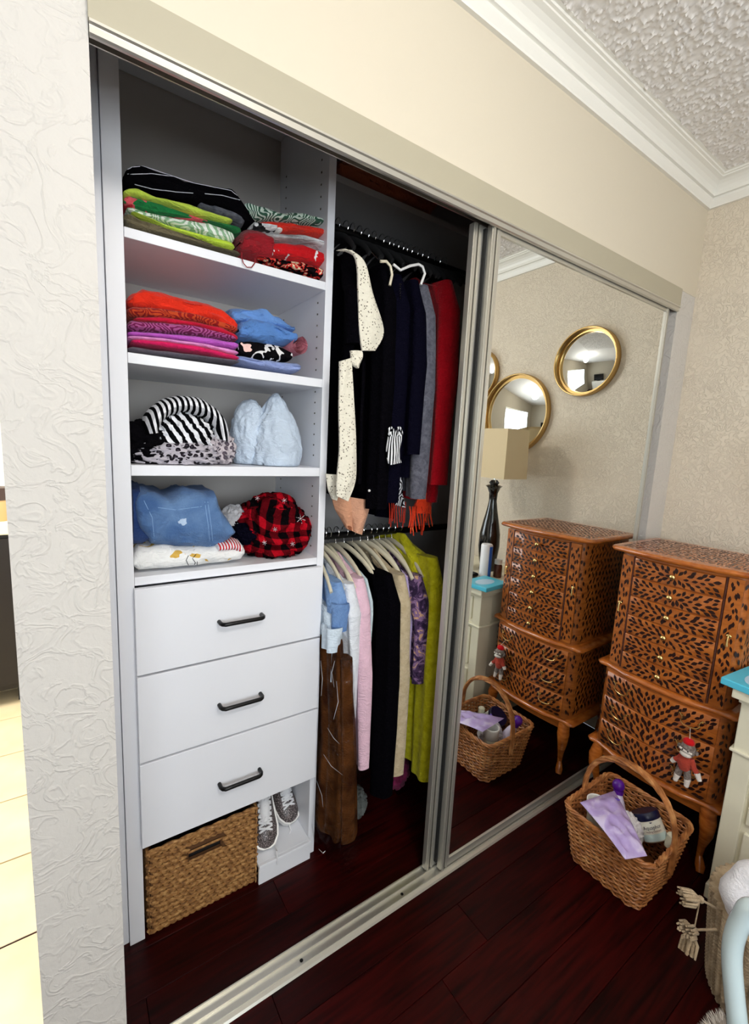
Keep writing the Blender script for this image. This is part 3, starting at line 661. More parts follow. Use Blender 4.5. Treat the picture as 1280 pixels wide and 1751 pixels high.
# garments ---------------------------------------------------------
def drop(rings_spec, name, m, parent, ripple=.006, nf=5, K=40, seed=1, zr=None):
    """hanging cloth: stations (z, xc, yc, half thickness, half depth), creases grow downward"""
    R = []; n = len(rings_spec); N = 26; b = MB()
    for i in range(N+1):
        t = i/N*(n-1); a = min(n-2, int(t)); f = t-a; f = f*f*(3-2*f) if n > 3 else f
        s_ = [rings_spec[a][k_]+(rings_spec[a+1][k_]-rings_spec[a][k_])*f for k_ in range(5)]
        z, xc, yc, hx, hy = s_; g = min(1, i/8); ring = []
        for k_ in range(K):
            th = 2*pi*k_/K; ca, sa = cos(th), sin(th)
            y = hy*(abs(sa)**.8)*(1 if sa > 0 else -1); x = hx*(abs(ca)**.7)*(1 if ca > 0 else -1)
            rp = ripple*g*sin(nf*y/max(hy, .01)*2+seed+1.5*nz((y*3, z*1.2, seed), 2))
            ring.append((xc+x+rp, yc+y+ripple*.5*g*nz((x, z, seed), 9), z+.006*nz((y*8, seed, 1), 1)))
        R.append(ring)
    b.rings(R); return b.build(name, m, parent)
def garment(name, label, cat, x, zt, zb, m, y0=.20, y1=.66, hx=.018, group=None, sleeve=None, shoulder=.075, ripple=.009, seed=1, dx=0, taper=0, collar=False, nf=6):
    """body on a hanger (shoulders run along y), near sleeve hangs from the near shoulder"""
    t = thing(name, label, cat, (x, RY, zt), group)
    yc = (y0+y1)/2; hy = (y1-y0)/2
    sp = [(zt+.02, x, RY, .008, .05), (zt-.01, x, RY, .012, .10), (zt-shoulder*.55, x, yc, hx*.9, hy*.80), (zt-shoulder-.03, x, yc, hx, hy*.97), ((zt+zb)/2, x+dx*.5, yc, hx, hy*(1+taper*.5)), (zb, x+dx, yc, hx*1.1, hy*(1+taper))]
    drop(sp, 'body', m, t, ripple, nf, seed=seed)
    if sleeve:
        sx, sy, szb, sr = sleeve[:4]; sm = sleeve[4] if len(sleeve) > 4 else m
        sp = [(zt-shoulder*.4, x, y0+.06, .02, .05), (zt-shoulder-.05, x+.004, y0+.022, .03, .045), ((zt+szb)/2, x+sx*.6, y0+sy*.6, sr, sr*1.25), (szb, x+sx, y0+sy, sr*.85, sr*1.1)]
        drop(sp, 'sleeve', sm, t, .0065, 2, 28, seed=seed+2)
    return t
def xat(px, py, y): return P(px, py, y=y).x
m_cro = f_('cream_crochet', 'lace', [(232, 226, 208), (120, 112, 96)], scale=125)
gu, gl = 'clothes hung on the upper closet rod', 'clothes hung on the lower closet rod'
m_ink = f_('ink_black_knit', 'plain', [(6, 5, 9)], knit=200)
garment('black_cardigan', 'black short sleeved cardigan hanging first beside the organizer', 'cardigan', .645, 1.985, 1.325, m_ink, y0=.235, hx=.018, sleeve=(-.002, .0, 1.70, .030), group=gu, seed=3)
# crochet cardigan: cream lace front panel, with black outside
t = garment('crochet_cardigan', 'cream crochet lace cardigan with long scalloped hem, second on upper rod', 'cardigan', .690, 1.985, 1.30, m_ink, y0=.24, hx=.016, group=gu, seed=5)
lc = MB(); R = []
def strip(pl, pr_, yl, yr, thick, name, m, parent, n=26, wav=.003, scal=0):
    """a hanging band of cloth between a left and a right edge read at their own depths"""
    b = MB(); R = []
    for i in range(n+1):
        u = i/n; zz = None
        def at(L, y_):
            t_ = u*(len(L)-1); a = min(len(L)-2, int(t_)); f = t_-a; p0, p1, p2, p3 = L[max(0, a-1)], L[a], L[a+1], L[min(len(L)-1, a+2)]; q = [.5*(2*p1[c_]+(-p0[c_]+p2[c_])*f+(2*p0[c_]-5*p1[c_]+4*p2[c_]-p3[c_])*f*f+(-p0[c_]+3*p1[c_]-3*p2[c_]+p3[c_])*f**3) for c_ in (0, 1)]; return P(q[0], q[1], y=y_)
        a, c = at(pl, yl), at(pr_, yr); d = c-a; nrm = Vector((d.y, -d.x, 0)).normalized() if d.length > 1e-6 else Vector((0, -1, 0))
        w1 = scal*abs(sin(u*n*.7)); c = c+d.normalized()*w1
        ring = []
        K = 7
        for k_ in range(K): f = k_/(K-1); ring.append(a+d*f+nrm*(thick*.5+wav*sin(f*6+u*7)+thick*1.2*sin(pi*f)))
        for k_ in range(K-1, -1, -1): f = k_/(K-1); ring.append(a+d*f-nrm*(thick*.5-wav*sin(f*6+u*7)))
        R.append(ring)
    b.rings(R); return b.build(name, m, parent)
strip([(575, 428), (605, 440), (612, 500), (614, 560), (618, 600)], [(600, 428), (622, 450), (636, 500), (656, 565), (640, 600)], .20, .20, .006, 'lace_sleeve', m_cro, t, scal=.003)
strip([(580, 618), (578, 700), (580, 770), (576, 820), (574, 848)], [(600, 612), (603, 680), (608, 760), (608, 820), (594, 857)], .19, .19, .006, 'lace_front', m_cro, t, scal=.004)
strip([(556, 810), (560, 835), (566, 852)], [(578, 812), (580, 840), (576, 856)], .24, .23, .005, 'lace_hem', m_cro, t)
strip([(598, 600), (600, 618), (606, 628)], [(618, 600), (618, 615), (612, 630)], .19, .19, .006, 'lace_cuff', m_cro, t)
garment('black_cardigan', 'long black knit cardigan behind the crochet lace one', 'cardigan', .745, 1.975, 1.265, m_ink, y0=.235, hx=.022, group=gu, sleeve=(.0, .0, 1.22, .030), seed=8)
garment('navy_cardigan', 'dark navy knit cardigan with sleeve reaching the middle of the bay', 'cardigan', .800, 1.965, 1.22, m_navy, y0=.24, hx=.022, group=gu, sleeve=(.0, .0, 1.24, .028), seed=10)
t = garment('navy_cardigan', 'navy cardigan under the white hooked hanger, right of the middle', 'cardigan', .852, 1.955, 1.32, m_navy, y0=.22, hx=.026, group=gu, sleeve=(.0, -.01, 1.395, .034), seed=13)
b = MB(); 
for i in range(7): b.ball(P(684, 486+i*4, y=.225), .0022, 6, 5)
b.build('bead_trim', m_chrome, t)
sc = thing('bow_scarf', 'black and white striped scarf tied in a bow among navy cardigans', 'scarf', (.81, .2, 1.45), None)
m_ss = f_('sash_stripe', 'stripe', [(14, 14, 16), (238, 238, 240), .45], scale=38, axis=(1, .2, .05))
strip([(664, 738), (661, 765), (664, 795)], [(688, 738), (683, 765), (685, 791)], .185, .185, .005, 'tail', m_ss, sc)
b = MB()
for s_ in (-1, 1):
    c_ = P(675+s_*7, 738, y=.178); b.tube([c_+Vector((.009*cos(a), 0, .012*sin(a))) for a in [2*pi*i/10 for i in range(10)]], .0035, 6, True)
b.build('bow', m_ss, sc)
m_gry = f_('grey_heather_knit', 'fade', [(74, 74, 84), (108, 108, 118)], scale=70, knit=200)
garment('grey_cardigan', 'heather grey cardigan between navy cardigan and red cardigan', 'cardigan', .895, 1.955, 1.27, m_gry, y0=.225, hx=.02, group=gu, sleeve=(-.004, -.01, 1.255, .033), seed=17)
garment('striped_blouse', 'thin black and white striped blouse peeking beside the red cardigan', 'blouse', .93, 1.95, 1.42, m_zeb2, y0=.232, hx=.006, group=gu, seed=19)
m_red = f_('crimson_knit', 'plain', [(176, 6, 24)], knit=180)
garment('red_cardigan', 'long crimson red cardigan, rightmost on the upper rod', 'cardigan', .985, 1.985, 1.235, m_red, y0=.215, hx=.034, group=gu, sleeve=(-.022, -.012, 1.30, .036), seed=23, ripple=.010)
# peach trousers and fringed scarves below
m_pch = f_('peach_print', 'blot', [(206, 150, 118), (206, 150, 118), (140, 82, 56)], scale=20)
pt = thing('peach_trousers', 'peach and brown printed trousers hanging below the navy cardigans', 'trousers', (.66, .28, 1.2), gu)
m_pchp = f_('peach_plain', 'plain', [(214, 160, 130)])
strip([(566, 845), (572, 870), (590, 900)], [(598, 850), (603, 880), (604, 908)], .30, .28, .010, 'leg', m_pch, pt)
strip([(598, 850), (600, 880), (603, 908)], [(632, 855), (626, 885), (618, 914)], .28, .27, .010, 'leg', m_pchp, pt)
m_fr = f_('orange_fringe', 'blot', [(226, 62, 28), (226, 62, 28), (240, 110, 60)], scale=30); m_or = m_fr
fs = thing('fringed_scarf', 'bright orange fringed scarf hanging under the red cardigan', 'scarf', (.92, .3, 1.25), gu)
strip([(716, 842), (712, 856), (704, 876)], [(742, 842), (738, 860), (736, 878)], .27, .25, .012, 'scarf_end', m_fr, fs)
b = MB()
for i in range(11):
    x_ = 700+i*3.7; L_ = 902+14*abs(sin(i*2.3))-(i > 7)*14
    b.tube([P(x_+2*sin(i+j), 866+(L_-866)*j/4, y=.25+.012*sin(i*3)) for j in range(5)], [.0032, .0030, .0028, .0026, .0018], 5)
b.build('fringe', m_fr, fs)
fs2 = thing('patterned_shawl', 'black and white patterned shawl with dark red fringe', 'shawl', (.83, .28, 1.25), gu)
strip([(672, 805), (673, 830), (672, 862)], [(688, 805), (687, 830), (692, 868)], .26, .25, .008, 'shawl_end', f_('shawl_pattern', 'swirl', [(16, 14, 18), (196, 196, 200)], scale=26), fs2)
b = MB(); 
for i in range(9):
    x_ = 665+i*3.4; b.tube([P(x_+1.2*sin(i+j), 858+(896-858+6*sin(i*2))*j/3, y=.255) for j in range(4)], .0018, 5)
b.build('fringe', f_('brick_fringe', 'plain', [(178, 44, 26)]), fs2)
garment('navy_tee', 'short navy tee hanging low between shawl and grey cardigan', 'tee', .865, 1.42, 1.17, m_navy, y0=.30, y1=.6, hx=.02, group=gu, seed=31)
b = MB(); b.ball(P(631, 839, y=.19), .0042, 8, 6); b.build('pearl_button', m_white, bpy.data.objects['navy_cardigan'])
# upper hangers: chrome hooks in a row
xs = [.655, .69, .72, .745, .772, .80, .83, .862, .885, .905, .925, .945, .965, .985, 1.01, 1.035, 1.06, 1.09, 1.12, 1.15]
for i, x in enumerate(xs):
    place_hanger(hk_b, i > 0, x, rod_u, 'black hanger with chrome hook on the upper rod', 'black hangers on the upper rod', (i % 3-1)*.08)
for i, (ax, ay, bxp, byp, lab) in enumerate(((655, 449, 670, 487, 'cream plastic hanger tip showing over the navy cardigan'), (672, 462, 727, 485, 'white plastic hanger with hooked end over the navy cardigan'))):
    h_ = thing('hanger', lab, 'hanger', (.86, .3, 2.0)); b = MB(); y_ = .215
    if i == 0: pts = [(650, 447), (660, 447), (667, 455), (670, 470), (666, 488)]
    else: pts = [(672, 452), (684, 462), (700, 455), (715, 452), (722, 456), (726, 468), (719, 487)]
    b.tube([P(a, c, y=y_) for a, c in pts], .0042, 8); b.build('arm', m_hcream if i == 0 else m_white, h_)
    if i: b = MB(); q = P(700, 455, y=y_); b.tube([q, (q.x+.02, .34, 2.03), (.905, RY, rod_u-.02), (.905, RY+.01, rod_u+.015)], .0018, 6); b.build('hook', m_chrome, h_)
    else: b = MB(); q = P(650, 447, y=y_); b.tube([q, (q.x+.005, .34, 2.03), (.79, RY, rod_u-.02), (.79, RY+.01, rod_u+.015)], .0018, 6); b.build('hook', m_chrome, h_)
# lower rod
xs = [(.628, 'first'), (.655, ''), (.678, ''), (.70, ''), (.73, ''), (.765, ''), (.80, ''), (.835, ''), (.868, ''), (.895, ''), (.922, ''), (.95, ''), (.98, ''), (1.01, '')]
for i, (x, _) in enumerate(xs):
    place_hanger(hk_c, i > 0, x, rod_l, 'cream plastic hanger with chrome hook on the lower rod', 'cream hangers on the lower rod', ((i*37) % 11-5)*.022)
m_shirt_b = f_('washed_denim', 'fade', [(84, 120, 176), (130, 164, 210)], scale=12); m_ltb = f_('ice_blue_cotton', 'plain', [(214, 228, 240)])
garment('denim_shirt', 'washed denim shirt, leftmost on the lower rod', 'shirt', .628, 1.020, .78, m_shirt_b, y0=.235, hx=.012, group=gl, sleeve=(-.002, .0, .84, .022), seed=41)
garment('pale_tee', 'pale ice blue short sleeved tee left of the long white shirt', 'tee', .618, 0.935, .66, m_ltb, y0=.245, hx=.013, group=gl, sleeve=(-.012, -.01, .78, .028), seed=43)
garment('white_shirt', 'long white cotton shirt beside the plastic covered coat', 'shirt', .668, 1.010, .55, f_('white_cotton', 'plain', [(232, 236, 246)]), y0=.225, hx=.014, group=gl, sleeve=(.004, -.004, .53, .020), seed=45)
m_fur = f_('brown_fur', 'fade', [(52, 26, 12), (104, 62, 30)], scale=14, knit=160)
fc = thing('fur_coat', 'long brown fur coat under clear plastic at the organizer side', 'coat', (.64, .34, .5), gl)
drop([(.90, .62, .36, .01, .08), (.80, .622, .33, .018, .13), (.45, .632, .31, .022, .13), (.14, .645, .31, .042, .13), (.10, .645, .31, .03, .11)], 'body', m_fur, fc, .010, 4, seed=7)
drop([(.76, .635, .205, .02, .03), (.4, .655, .20, .03, .035), (.12, .665, .20, .034, .04)], 'front_panel', m_fur, fc, .006, 3, seed=9)
k = NT('clear_plastic_film'); k.b.inputs['Base Color'].default_value = (0, 0, 0, 1); k.b.inputs['Roughness'].default_value = .12; k.b.inputs['Alpha'].default_value = .14; k.b.inputs['Specular IOR Level'].default_value = 1; k.bump(k.noise(k.co((1, 1, .5)), 28, 3, 1), .9, .02); m_film = k.m
pc = thing('plastic_garment_cover', 'clear crinkled plastic garment cover over the brown fur coat', 'cover', (.64, .33, .5))
drop([(.86, .62, .34, .012, .10), (.80, .625, .31, .024, .158), (.45, .638, .285, .036, .165), (.12, .652, .285, .058, .17), (.055, .655, .285, .05, .16)], 'film', m_film, pc, .012, 7, 56, seed=5)
b = MB()
for ll in ([(548, 1130), (551, 1160), (549, 1190)], [(575, 1165), (578, 1200), (570, 1230)], [(560, 1245), (570, 1262), (580, 1272)], [(553, 1290), (566, 1310), (585, 1325)], [(541, 1335), (550, 1360), (552, 1380)], [(572, 1130), (567, 1150), (571, 1175)], [(545, 1452), (552, 1459), (556, 1455)]):
    b.tube([P(a, c, y=.140+.002*i) for i, (a, c) in enumerate(ll)], [.0006, .0014, .0005], 4, flat=.5)
q = b.build('crinkle', mat('film_crease', (225, 228, 232), .15), pc); q['kind'] = 'stuff'
m_pink = f_('blush_pink_knit', 'plain', [(232, 192, 208)])
garment('pink_cardigan', 'long blush pink cardigan between white shirt and black cardigan', 'cardigan', .712, 1.020, .40, m_pink, y0=.235, hx=.018, group=gl, sleeve=(.018, -.02, .345, .027), seed=49)
garment('mint_blouse', 'pale mint blouse shoulder just right of the pink cardigan', 'blouse', .742, 1.015, .72, f_('pale_mint', 'plain', [(214, 232, 236)]), y0=.225, hx=.012, group=gl, seed=50)
garment('black_cardigan', 'long black cardigan in the middle of the lower rod', 'cardigan', .800, 1.030, .30, m_ink, y0=.20, hx=.028, group=gl, sleeve=(.002, .0, .22, .036), seed=52)
garment('beige_cardigan', 'oatmeal beige knit cardigan right of the black one', 'cardigan', .865, 1.020, .29, f_('oatmeal_knit', 'fade', [(186, 166, 132), (208, 190, 158)], scale=50, knit=200), y0=.215, hx=.018, group=gl, sleeve=(.0, -.012, .275, .030), seed=55)
garment('black_blouse', 'black blouse behind the beige cardigan shoulder', 'blouse', .898, 1.025, .55, m_ink, y0=.235, hx=.01, group=gl, seed=56)
garment('lavender_shirt', 'lavender shirt edge between beige cardigan and floral blouse', 'shirt', .922, 1.000, .62, f_('lavender_cloth', 'plain', [(196, 176, 218)]), y0=.235, hx=.010, group=gl, seed=58)
garment('floral_blouse', 'purple and peach floral blouse left of the yellow sweater', 'blouse', .95, 1.000, .60, f_('purple_floral', 'blot', [(52, 36, 66), (84, 60, 96), (150, 116, 156), (222, 176, 138)], scale=32), y0=.225, hx=.012, group=gl, sleeve=(.0, -.01, .585, .022), seed=60)
garment('yellow_sweater', 'mustard lime fuzzy sweater, rightmost on the lower rod', 'sweater', 1.002, 1.065, .235, f_('chartreuse_mohair', 'fade', [(206, 198, 10), (234, 228, 48)], scale=40, knit=130), y0=.205, hx=.034, group=gl, sleeve=(-.004, -.008, .21, .040), seed=62, ripple=.008)
heap('pink_bag', 'dark pink bag on the closet floor under the beige cardigan', 'bag', (1.02, .42, .075), (.07, .08, .075), f_('raspberry_cloth', 'fade', [(120, 24, 66), (170, 60, 110)], scale=20), .2, zfloor=0)
heap('grey_cloth', 'grey crumpled cloth beside the bottom of the plastic cover', 'cloth', (.80, .36, .06), (.045, .05, .055), f_('grey_cloth', 'plain', [(112, 116, 112)]), .3, zfloor=0)

# ------------------------------------------------------------------ jewelry armoire
AY0, AY1, AYC = -.055, -.480, -.2675
ar = thing('jewelry_armoire', 'honey brown jewelry armoire with black leaf pattern beside the mirrored door', 'armoire', (1.87, AYC, 0))
k = NT('honey_wood'); k.b.inputs['Roughness'].default_value = .28; k.b.inputs['Coat Weight'].default_value = .3; g = k.noise(k.co((3, 3, 14)), 6, 4, .5); k.base(k.ramp(g, [(.3, (150, 78, 26)), (.7, (188, 108, 44))])); m_honey = k.m
k = NT('honey_edge'); k.b.inputs['Roughness'].default_value = .22; k.b.inputs['Coat Weight'].default_value = .4; k.base(k.ramp(k.noise(k.co((3, 3, 10)), 8, 3), [(.3, (150, 74, 22)), (.7, (196, 112, 44))])); m_edge = k.m
m_leaf = mat('dark_leaf_inlay', (38, 12, 8), .35)
m_gap = mat('drawer_gap', (74, 30, 14), .7)
XB = 2.06
def bow(t, amp): return -amp*sin(pi*max(0, min(1, t)))
def outline(ex, front_x, amp, ey, wave=0, nfr=32, rad=.03, back=XB):
    """plan outline: front (towards -x) bows out, rounded front corners, straight back"""
    ya, yb = AY0+ey, AY1-ey; pts = []
    for i in range(nfr+1):
        t = i/nfr; y = ya+(yb-ya)*t; s_ = min(t, 1-t)*(ya-yb)
        x = front_x-ex+bow(t, amp)
        if wave: x += wave*(sin(2*pi*min(t, 1-t)*2)**1)*(1 if min(t, 1-t) < .25 else -.0)
        if s_ < rad: x += rad-sqrt(max(0, rad*rad-(rad-s_)**2))
        pts.append((x, y))
    pts += [(back, yb), (back, ya)]
    return pts
def slab(prof, z, fx, amp, ey, wave=0, rad=.03, back=XB):
    b = MB(); R = []
    for off, zz in prof: R.append([(x, y, z+zz) for x, y in outline(off, fx, amp, ey+off, wave, rad=rad, back=back)])
    b.rings(R); return b
half = [(-.010, 0), (-.002, .001), (.003, .005), (.005, .010), (.003, .015), (-.002, .019), (-.008, .020)]
FU, FL = 1.712, 1.712
def body(name, z0, z1, fx, amp, ey, rad): 
    b = MB(); b.rings([[(x, y, z) for x, y in outline(0, fx, amp, ey, rad=rad)] for z in (z0, z1)]); return b.build(name, m_honey, ar)
body('upper_body', .60, 1.062, FU, .022, -.008, .030); body('lower_body', .262, .585, FL, .028, .0, .022)
tp = slab(half, 1.060, FU-.012, .034, .026, rad=.02).build('top_board', m_edge, ar)
lg = [(-.012, 0), (.0, .002), (.006, .008), (.006, .014), (.0, .020), (-.010, .024), (-.014, .026)]
slab(lg, .580, FU-.004, .030, .022, wave=.010, rad=.016).build('middle_ledge', m_edge, ar)
slab(lg, .236, FU-.004, .030, .024, wave=.012, rad=.016).build('bottom_ledge', m_edge, ar)
# apron and cabriole legs
b = MB(); R = []
for zf in (0, 1):
    R.append([(x, y, (.238 if zf else .205-.0)) for x, y in outline(0, FU+.01, .02, -.01)])
b.rings(R); b.build('apron', m_honey, ar)
for (lx, ly, sx) in ((1.728, AY0-.02, -1), (1.728, AY1+.02, -1), (2.03, AY0-.02, 1), (2.03, AY1+.02, 1)):
    b = MB(); sy = 1 if ly > AYC else -1
    b.tube([(lx, ly, .24), (lx+sx*.012, ly+sy*.008, .19), (lx+sx*.014, ly+sy*.010, .15), (lx+sx*.0, ly, .09), (lx-sx*.006, ly-sy*.004, .045), (lx+sx*.012, ly+sy*.008, .018), (lx+sx*.02, ly+sy*.012, .001)], [.024, .026, .021, .013, .010, .016, .012], 12)
    b.build('leg', m_edge, ar)
def fsurf(fx, amp, off):
    """front surface of the bowed body, y -> point"""
    def S(y, z): t = (AY0-y)/(AY0-AY1); return Vector((fx-off+bow(t, amp), y, z))
    return S
def leaf(b, S, y, z, ang, L, Wd, N=None):
    ca, sa = cos(ang), sin(ang); pts = [(-L, 0), (-L*.35, Wd*.8), (L*.25, Wd), (L, 0), (L*.25, -Wd), (-L*.35, -Wd*.8)]
    vs = [S(y+p*ca-q*sa, z+p*sa+q*ca) for p, q in pts]; b.add(vs, [(0, 1, 2, 3), (0, 3, 4, 5)])
def leaves(name, parent, S, ya, yb, za, zb, cen=None, vert=False, L=.0112, Wd=.0055, sx=.0235, sz=.0130, dens=1.0, skip=None):
    b = MB(); lo, hi = min(ya, yb), max(ya, yb); rw = max(1, int((zb-za)/(sx if vert else sz))); cl = max(1, int((hi-lo)/(sz if vert else sx)))
    for j in range(rw):
        for i in range(cl):
            y = lo+(i+.5+.25*(1 if j % 2 else -1)*.9)*(hi-lo)/cl; z = za+(j+.5+(.35*(1 if (i % 2) else -1) if vert else 0))*(zb-za)/rw
            y += random.uniform(-.15, .15)*(hi-lo)/cl; z += random.uniform(-.18, .18)*(zb-za)/rw
            if not (lo+.004 < y < hi-.004 and za+.004 < z < zb-.004): continue
            if vert: a = pi/2+.25*(y-(lo+hi)/2)/((hi-lo)/2+1e-6)+random.uniform(-.3, .3)
            else:
                c = cen or ((lo+hi)/2, (za+zb)/2); dy, dz = y-c[0], z-c[1]; a = atan2(dz*2.1+.002, dy)+random.uniform(-.35, .35)
                if sqrt(dy*dy+dz*dz) < .012: continue
            s_ = random.uniform(.8, 1.12); l_ = L*s_
            # keep the leaf on its board
            ex_ = abs(cos(a))*l_; ez = abs(sin(a))*l_; y = max(lo+ex_+.003, min(hi-ex_-.003, y)) if hi-lo > 2*ex_+.006 else (lo+hi)/2; z = max(za+ez+.002, min(zb-ez-.002, z)) if zb-za > 2*ez+.004 else (za+zb)/2
            leaf(b, S, y, z, a, l_, Wd*s_)
    o = b.build(name, m_leaf, parent, False); o['kind'] = 'stuff'; return o
DY0, DY1 = -.128, -.410
def drawer(y0, y1, z0, z1, fx, amp, big=False):
    b = MB(); n = 14; R = []; S = fsurf(fx, amp, .007); Si = fsurf(fx, amp, -.004); e = .0025
    for i in range(n+1):
        y = y0+(y1-y0)*i/n; R.append([Si(y, z0), S(y, z0)+Vector((.003, 0, 0)), S(y, z0+e), S(y, z1-e), S(y, z1)+Vector((.003, 0, 0)), Si(y, z1)])
    b.rings(R); return b.build('drawer', m_honey, ar)
S1 = fsurf(FU, .022, .0078)
zz = 1.050
for i in range(6):
    z1_, z0_ = zz-.0745*i, zz-.0745*(i+1)+.004
    d = drawer(DY0, DY1, z0_, z1_, FU, .022); leaves('leaf_inlay', d, S1, DY0, DY1, z0_, z1_)
    kb = MB(); q = S1(AYC, (z0_+z1_)/2); kb.lathe([(.004, 0), (.0035, .006), (.009, .011), (.0105, .016), (.008, .021), (.001, .023)], tuple(q), 14, Matrix.Rotation(-pi/2, 3, 'Y')); kb.build('knob', m_brass, d)
SL = fsurf(FL, .028, .0078)
def bail(y, z, S, parent, w_=.028):
    b = MB(); q0 = S(y-w_, z); q1 = S(y+w_, z)
    for q in (q0, q1):
        b.lathe([(.0055, 0), (.005, .004), (.002, .010)], tuple(q), 10, Matrix.Rotation(-pi/2, 3, 'Y'))
    pts = [q0+Vector((-.011, -.006, .010)), q0+Vector((-.012, 0, .004)), q0+Vector((-.013, .004, -.006)), q0+Vector((-.014, .0, -.014)), q0+Vector((-.016, .010, -.024)), (q0+q1)/2+Vector((-.018, 0, -.026)), q1+Vector((-.016, -.010, -.024)), q1+Vector((-.014, .0, -.014)), q1+Vector((-.013, -.004, -.006)), q1+Vector((-.012, 0, .004)), q1+Vector((-.011, .006, .010))]
    b.tube(pts, .0022, 7)
    for q, sg_ in ((q0, -1), (q1, 1)): b.tube([q+Vector((-.002, sg_*.002, 0)), q+Vector((-.003, sg_*.010, .006)), q+Vector((-.003, sg_*.014, -.003))], [.003, .0025, .001], 6)
    return b.build('handle', m_brass, parent)
for i, (z1_, z0_) in enumerate(((.573, .474), (.470, .371), (.367, .268))):
    d = drawer(-.080, -.455, z0_, z1_, FL, .028); leaves('leaf_inlay', d, SL, -.080, -.455, z0_, z1_, cen=(AYC, z0_-.01), L=.0125, Wd=.0060, sx=.0250, sz=.0158)
    bail(-.150, (z0_+z1_)/2+.018, SL, d); bail(-.385, (z0_+z1_)/2+.018, SL, d)
S0 = fsurf(FU, .022, .0058); S2 = fsurf(FU, .022, .0066)
for (ya, yb) in ((-.078, -.120), (-.418, -.458)):
    b = MB(); b.rings([[S0(ya, .612)+Vector((.008, 0, 0)), S0(ya, .612), S0(yb, .612), S0(yb, .612)+Vector((.008, 0, 0))], [S0(ya, 1.052)+Vector((.008, 0, 0)), S0(ya, 1.052), S0(yb, 1.052), S0(yb, 1.052)+Vector((.008, 0, 0))]])
    d = b.build('side_door', m_honey, ar, False); leaves('leaf_inlay', d, S2, ya, yb, .614, 1.050, vert=True, L=.0115, Wd=.0042, sz=.0125, sx=.025)
    q = S2((ya+yb)/2+(.008 if ya > -.2 else -.004), .862); b = MB(); b.ball(q+Vector((-.003, 0, 0)), (.003, .008, .006), 10, 6); b.tube([q+Vector((-.006, 0, 0)), q+Vector((-.009, 0, -.014)), q+Vector((-.008, 0, -.034))], [.002, .0022, .0045], 8); b.build('drop_handle', m_brass, d)
# gaps drawn as recessed dark strips between side doors and drawers
b = MB()
for y in (-.124, -.414): q = S0(y, 0); b.box(q.x-.0005, q.x+.01, y-.0022, y+.0022, .612, 1.052)
q = b.build('recess', m_gap, ar, False); q['kind'] = 'stuff'
# side faces and top leaves
ey = -.008
def Sside(x, z): return Vector((x, AY0+ey+.0008, z))
def Sside2(x, z): return Vector((x, AY1-ey-.0008, z))
def SsL(x, z): return Vector((x, AY0+.0008, z))
def SsL2(x, z): return Vector((x, AY1-.0008, z))
def corner(sgn, ey_, rad, fx, amp):
    yc = (AY0+ey_ if sgn > 0 else AY1-ey_)
    def S(u, z):   # u: arc length measured from the start of the rounding
        a = max(0, min(pi/2, u/rad)); t0 = rad/(AY0-AY1+2*ey_)
        x0 = fx+bow(t0, amp)
        return Vector((x0+rad-(rad+.0009)*cos(a), yc-sgn*rad+sgn*(rad+.0009)*sin(a), z))
    return S
for sgn in (1, -1):
    leaves('leaf_inlay', ar, corner(sgn, .008*-1, .030, FU, .022), .004, .047, .612, 1.05, vert=True, L=.0115, Wd=.0044, sz=.0145, sx=.026)
    leaves('leaf_inlay', ar, corner(sgn, 0, .022, FL, .028), .002, .034, .27, .57, vert=True, L=.0115, Wd=.0044, sz=.0145, sx=.026)
for S_, za, zb in ((Sside, .612, 1.05), (Sside2, .612, 1.05), (SsL, .27, .57), (SsL2, .27, .57)):
    leaves('leaf_inlay', ar, S_, 1.748, XB-.01, za, zb, vert=True, L=.0115, Wd=.0042, sz=.0135, sx=.026)
def St(y, z): return Vector((z, y, 1.0806))
leaves('leaf_inlay', ar, St, AY0-.0, AY1+.0, 1.715, XB-.02, L=.0115, Wd=.0036, sx=.0235, sz=.0125, cen=(AYC, 2.3))
# sock monkey hanging from a drawer handle
mk = thing('sock_monkey', 'small knitted sock monkey with red cap hanging from a drawer handle', 'toy', (1.655, -.40, .454))
m_mg = f_('sock_heather', 'fade', [(92, 80, 74), (150, 138, 130)], scale=120, knit=400); m_mr = f_('red_knit', 'plain', [(206, 20, 28)], knit=400); m_ms = f_('rust_sweater', 'plain', [(176, 66, 50)], knit=400); m_mw = f_('white_knit', 'plain', [(226, 216, 206)], knit=400)
hx, hy, hz = 1.650, -.398, .447
b = MB(); b.ball((hx, hy, hz), (.021, .024, .026)); b.build('head', m_mg, mk)
b = MB(); b.ball((hx+.002, hy+.001, hz+.026), (.016, .018, .014)); b.build('cap', m_mr, mk)
b = MB(); b.ball((hx-.014, hy, hz-.013), (.013, .018, .009)); b.tube([(hx-.017, hy+.019, hz+.004), (hx-.022, hy, hz+.001), (hx-.017, hy-.019, hz-.001)], .0035, 8); b.build('muzzle', m_mw, mk)
b = MB(); b.ball((hx-.0225, hy+.008, hz+.0045), .0026, 8, 6); b.ball((hx-.0225, hy-.008, hz+.004), .0026, 8, 6); b.build('eyes', m_dark, mk)
b = MB(); b.ball((hx, hy+.026, hz), (.006, .006, .008)); b.ball((hx, hy-.026, hz), (.006, .006, .008)); b.build('ears', m_mg, mk)
b = MB(); b.tube([(hx+.002, hy, hz-.02), (hx+.004, hy+.002, hz-.035), (hx+.005, hy+.003, hz-.06), (hx+.004, hy+.003, hz-.078)], [.010, .021, .023, .016], 12)
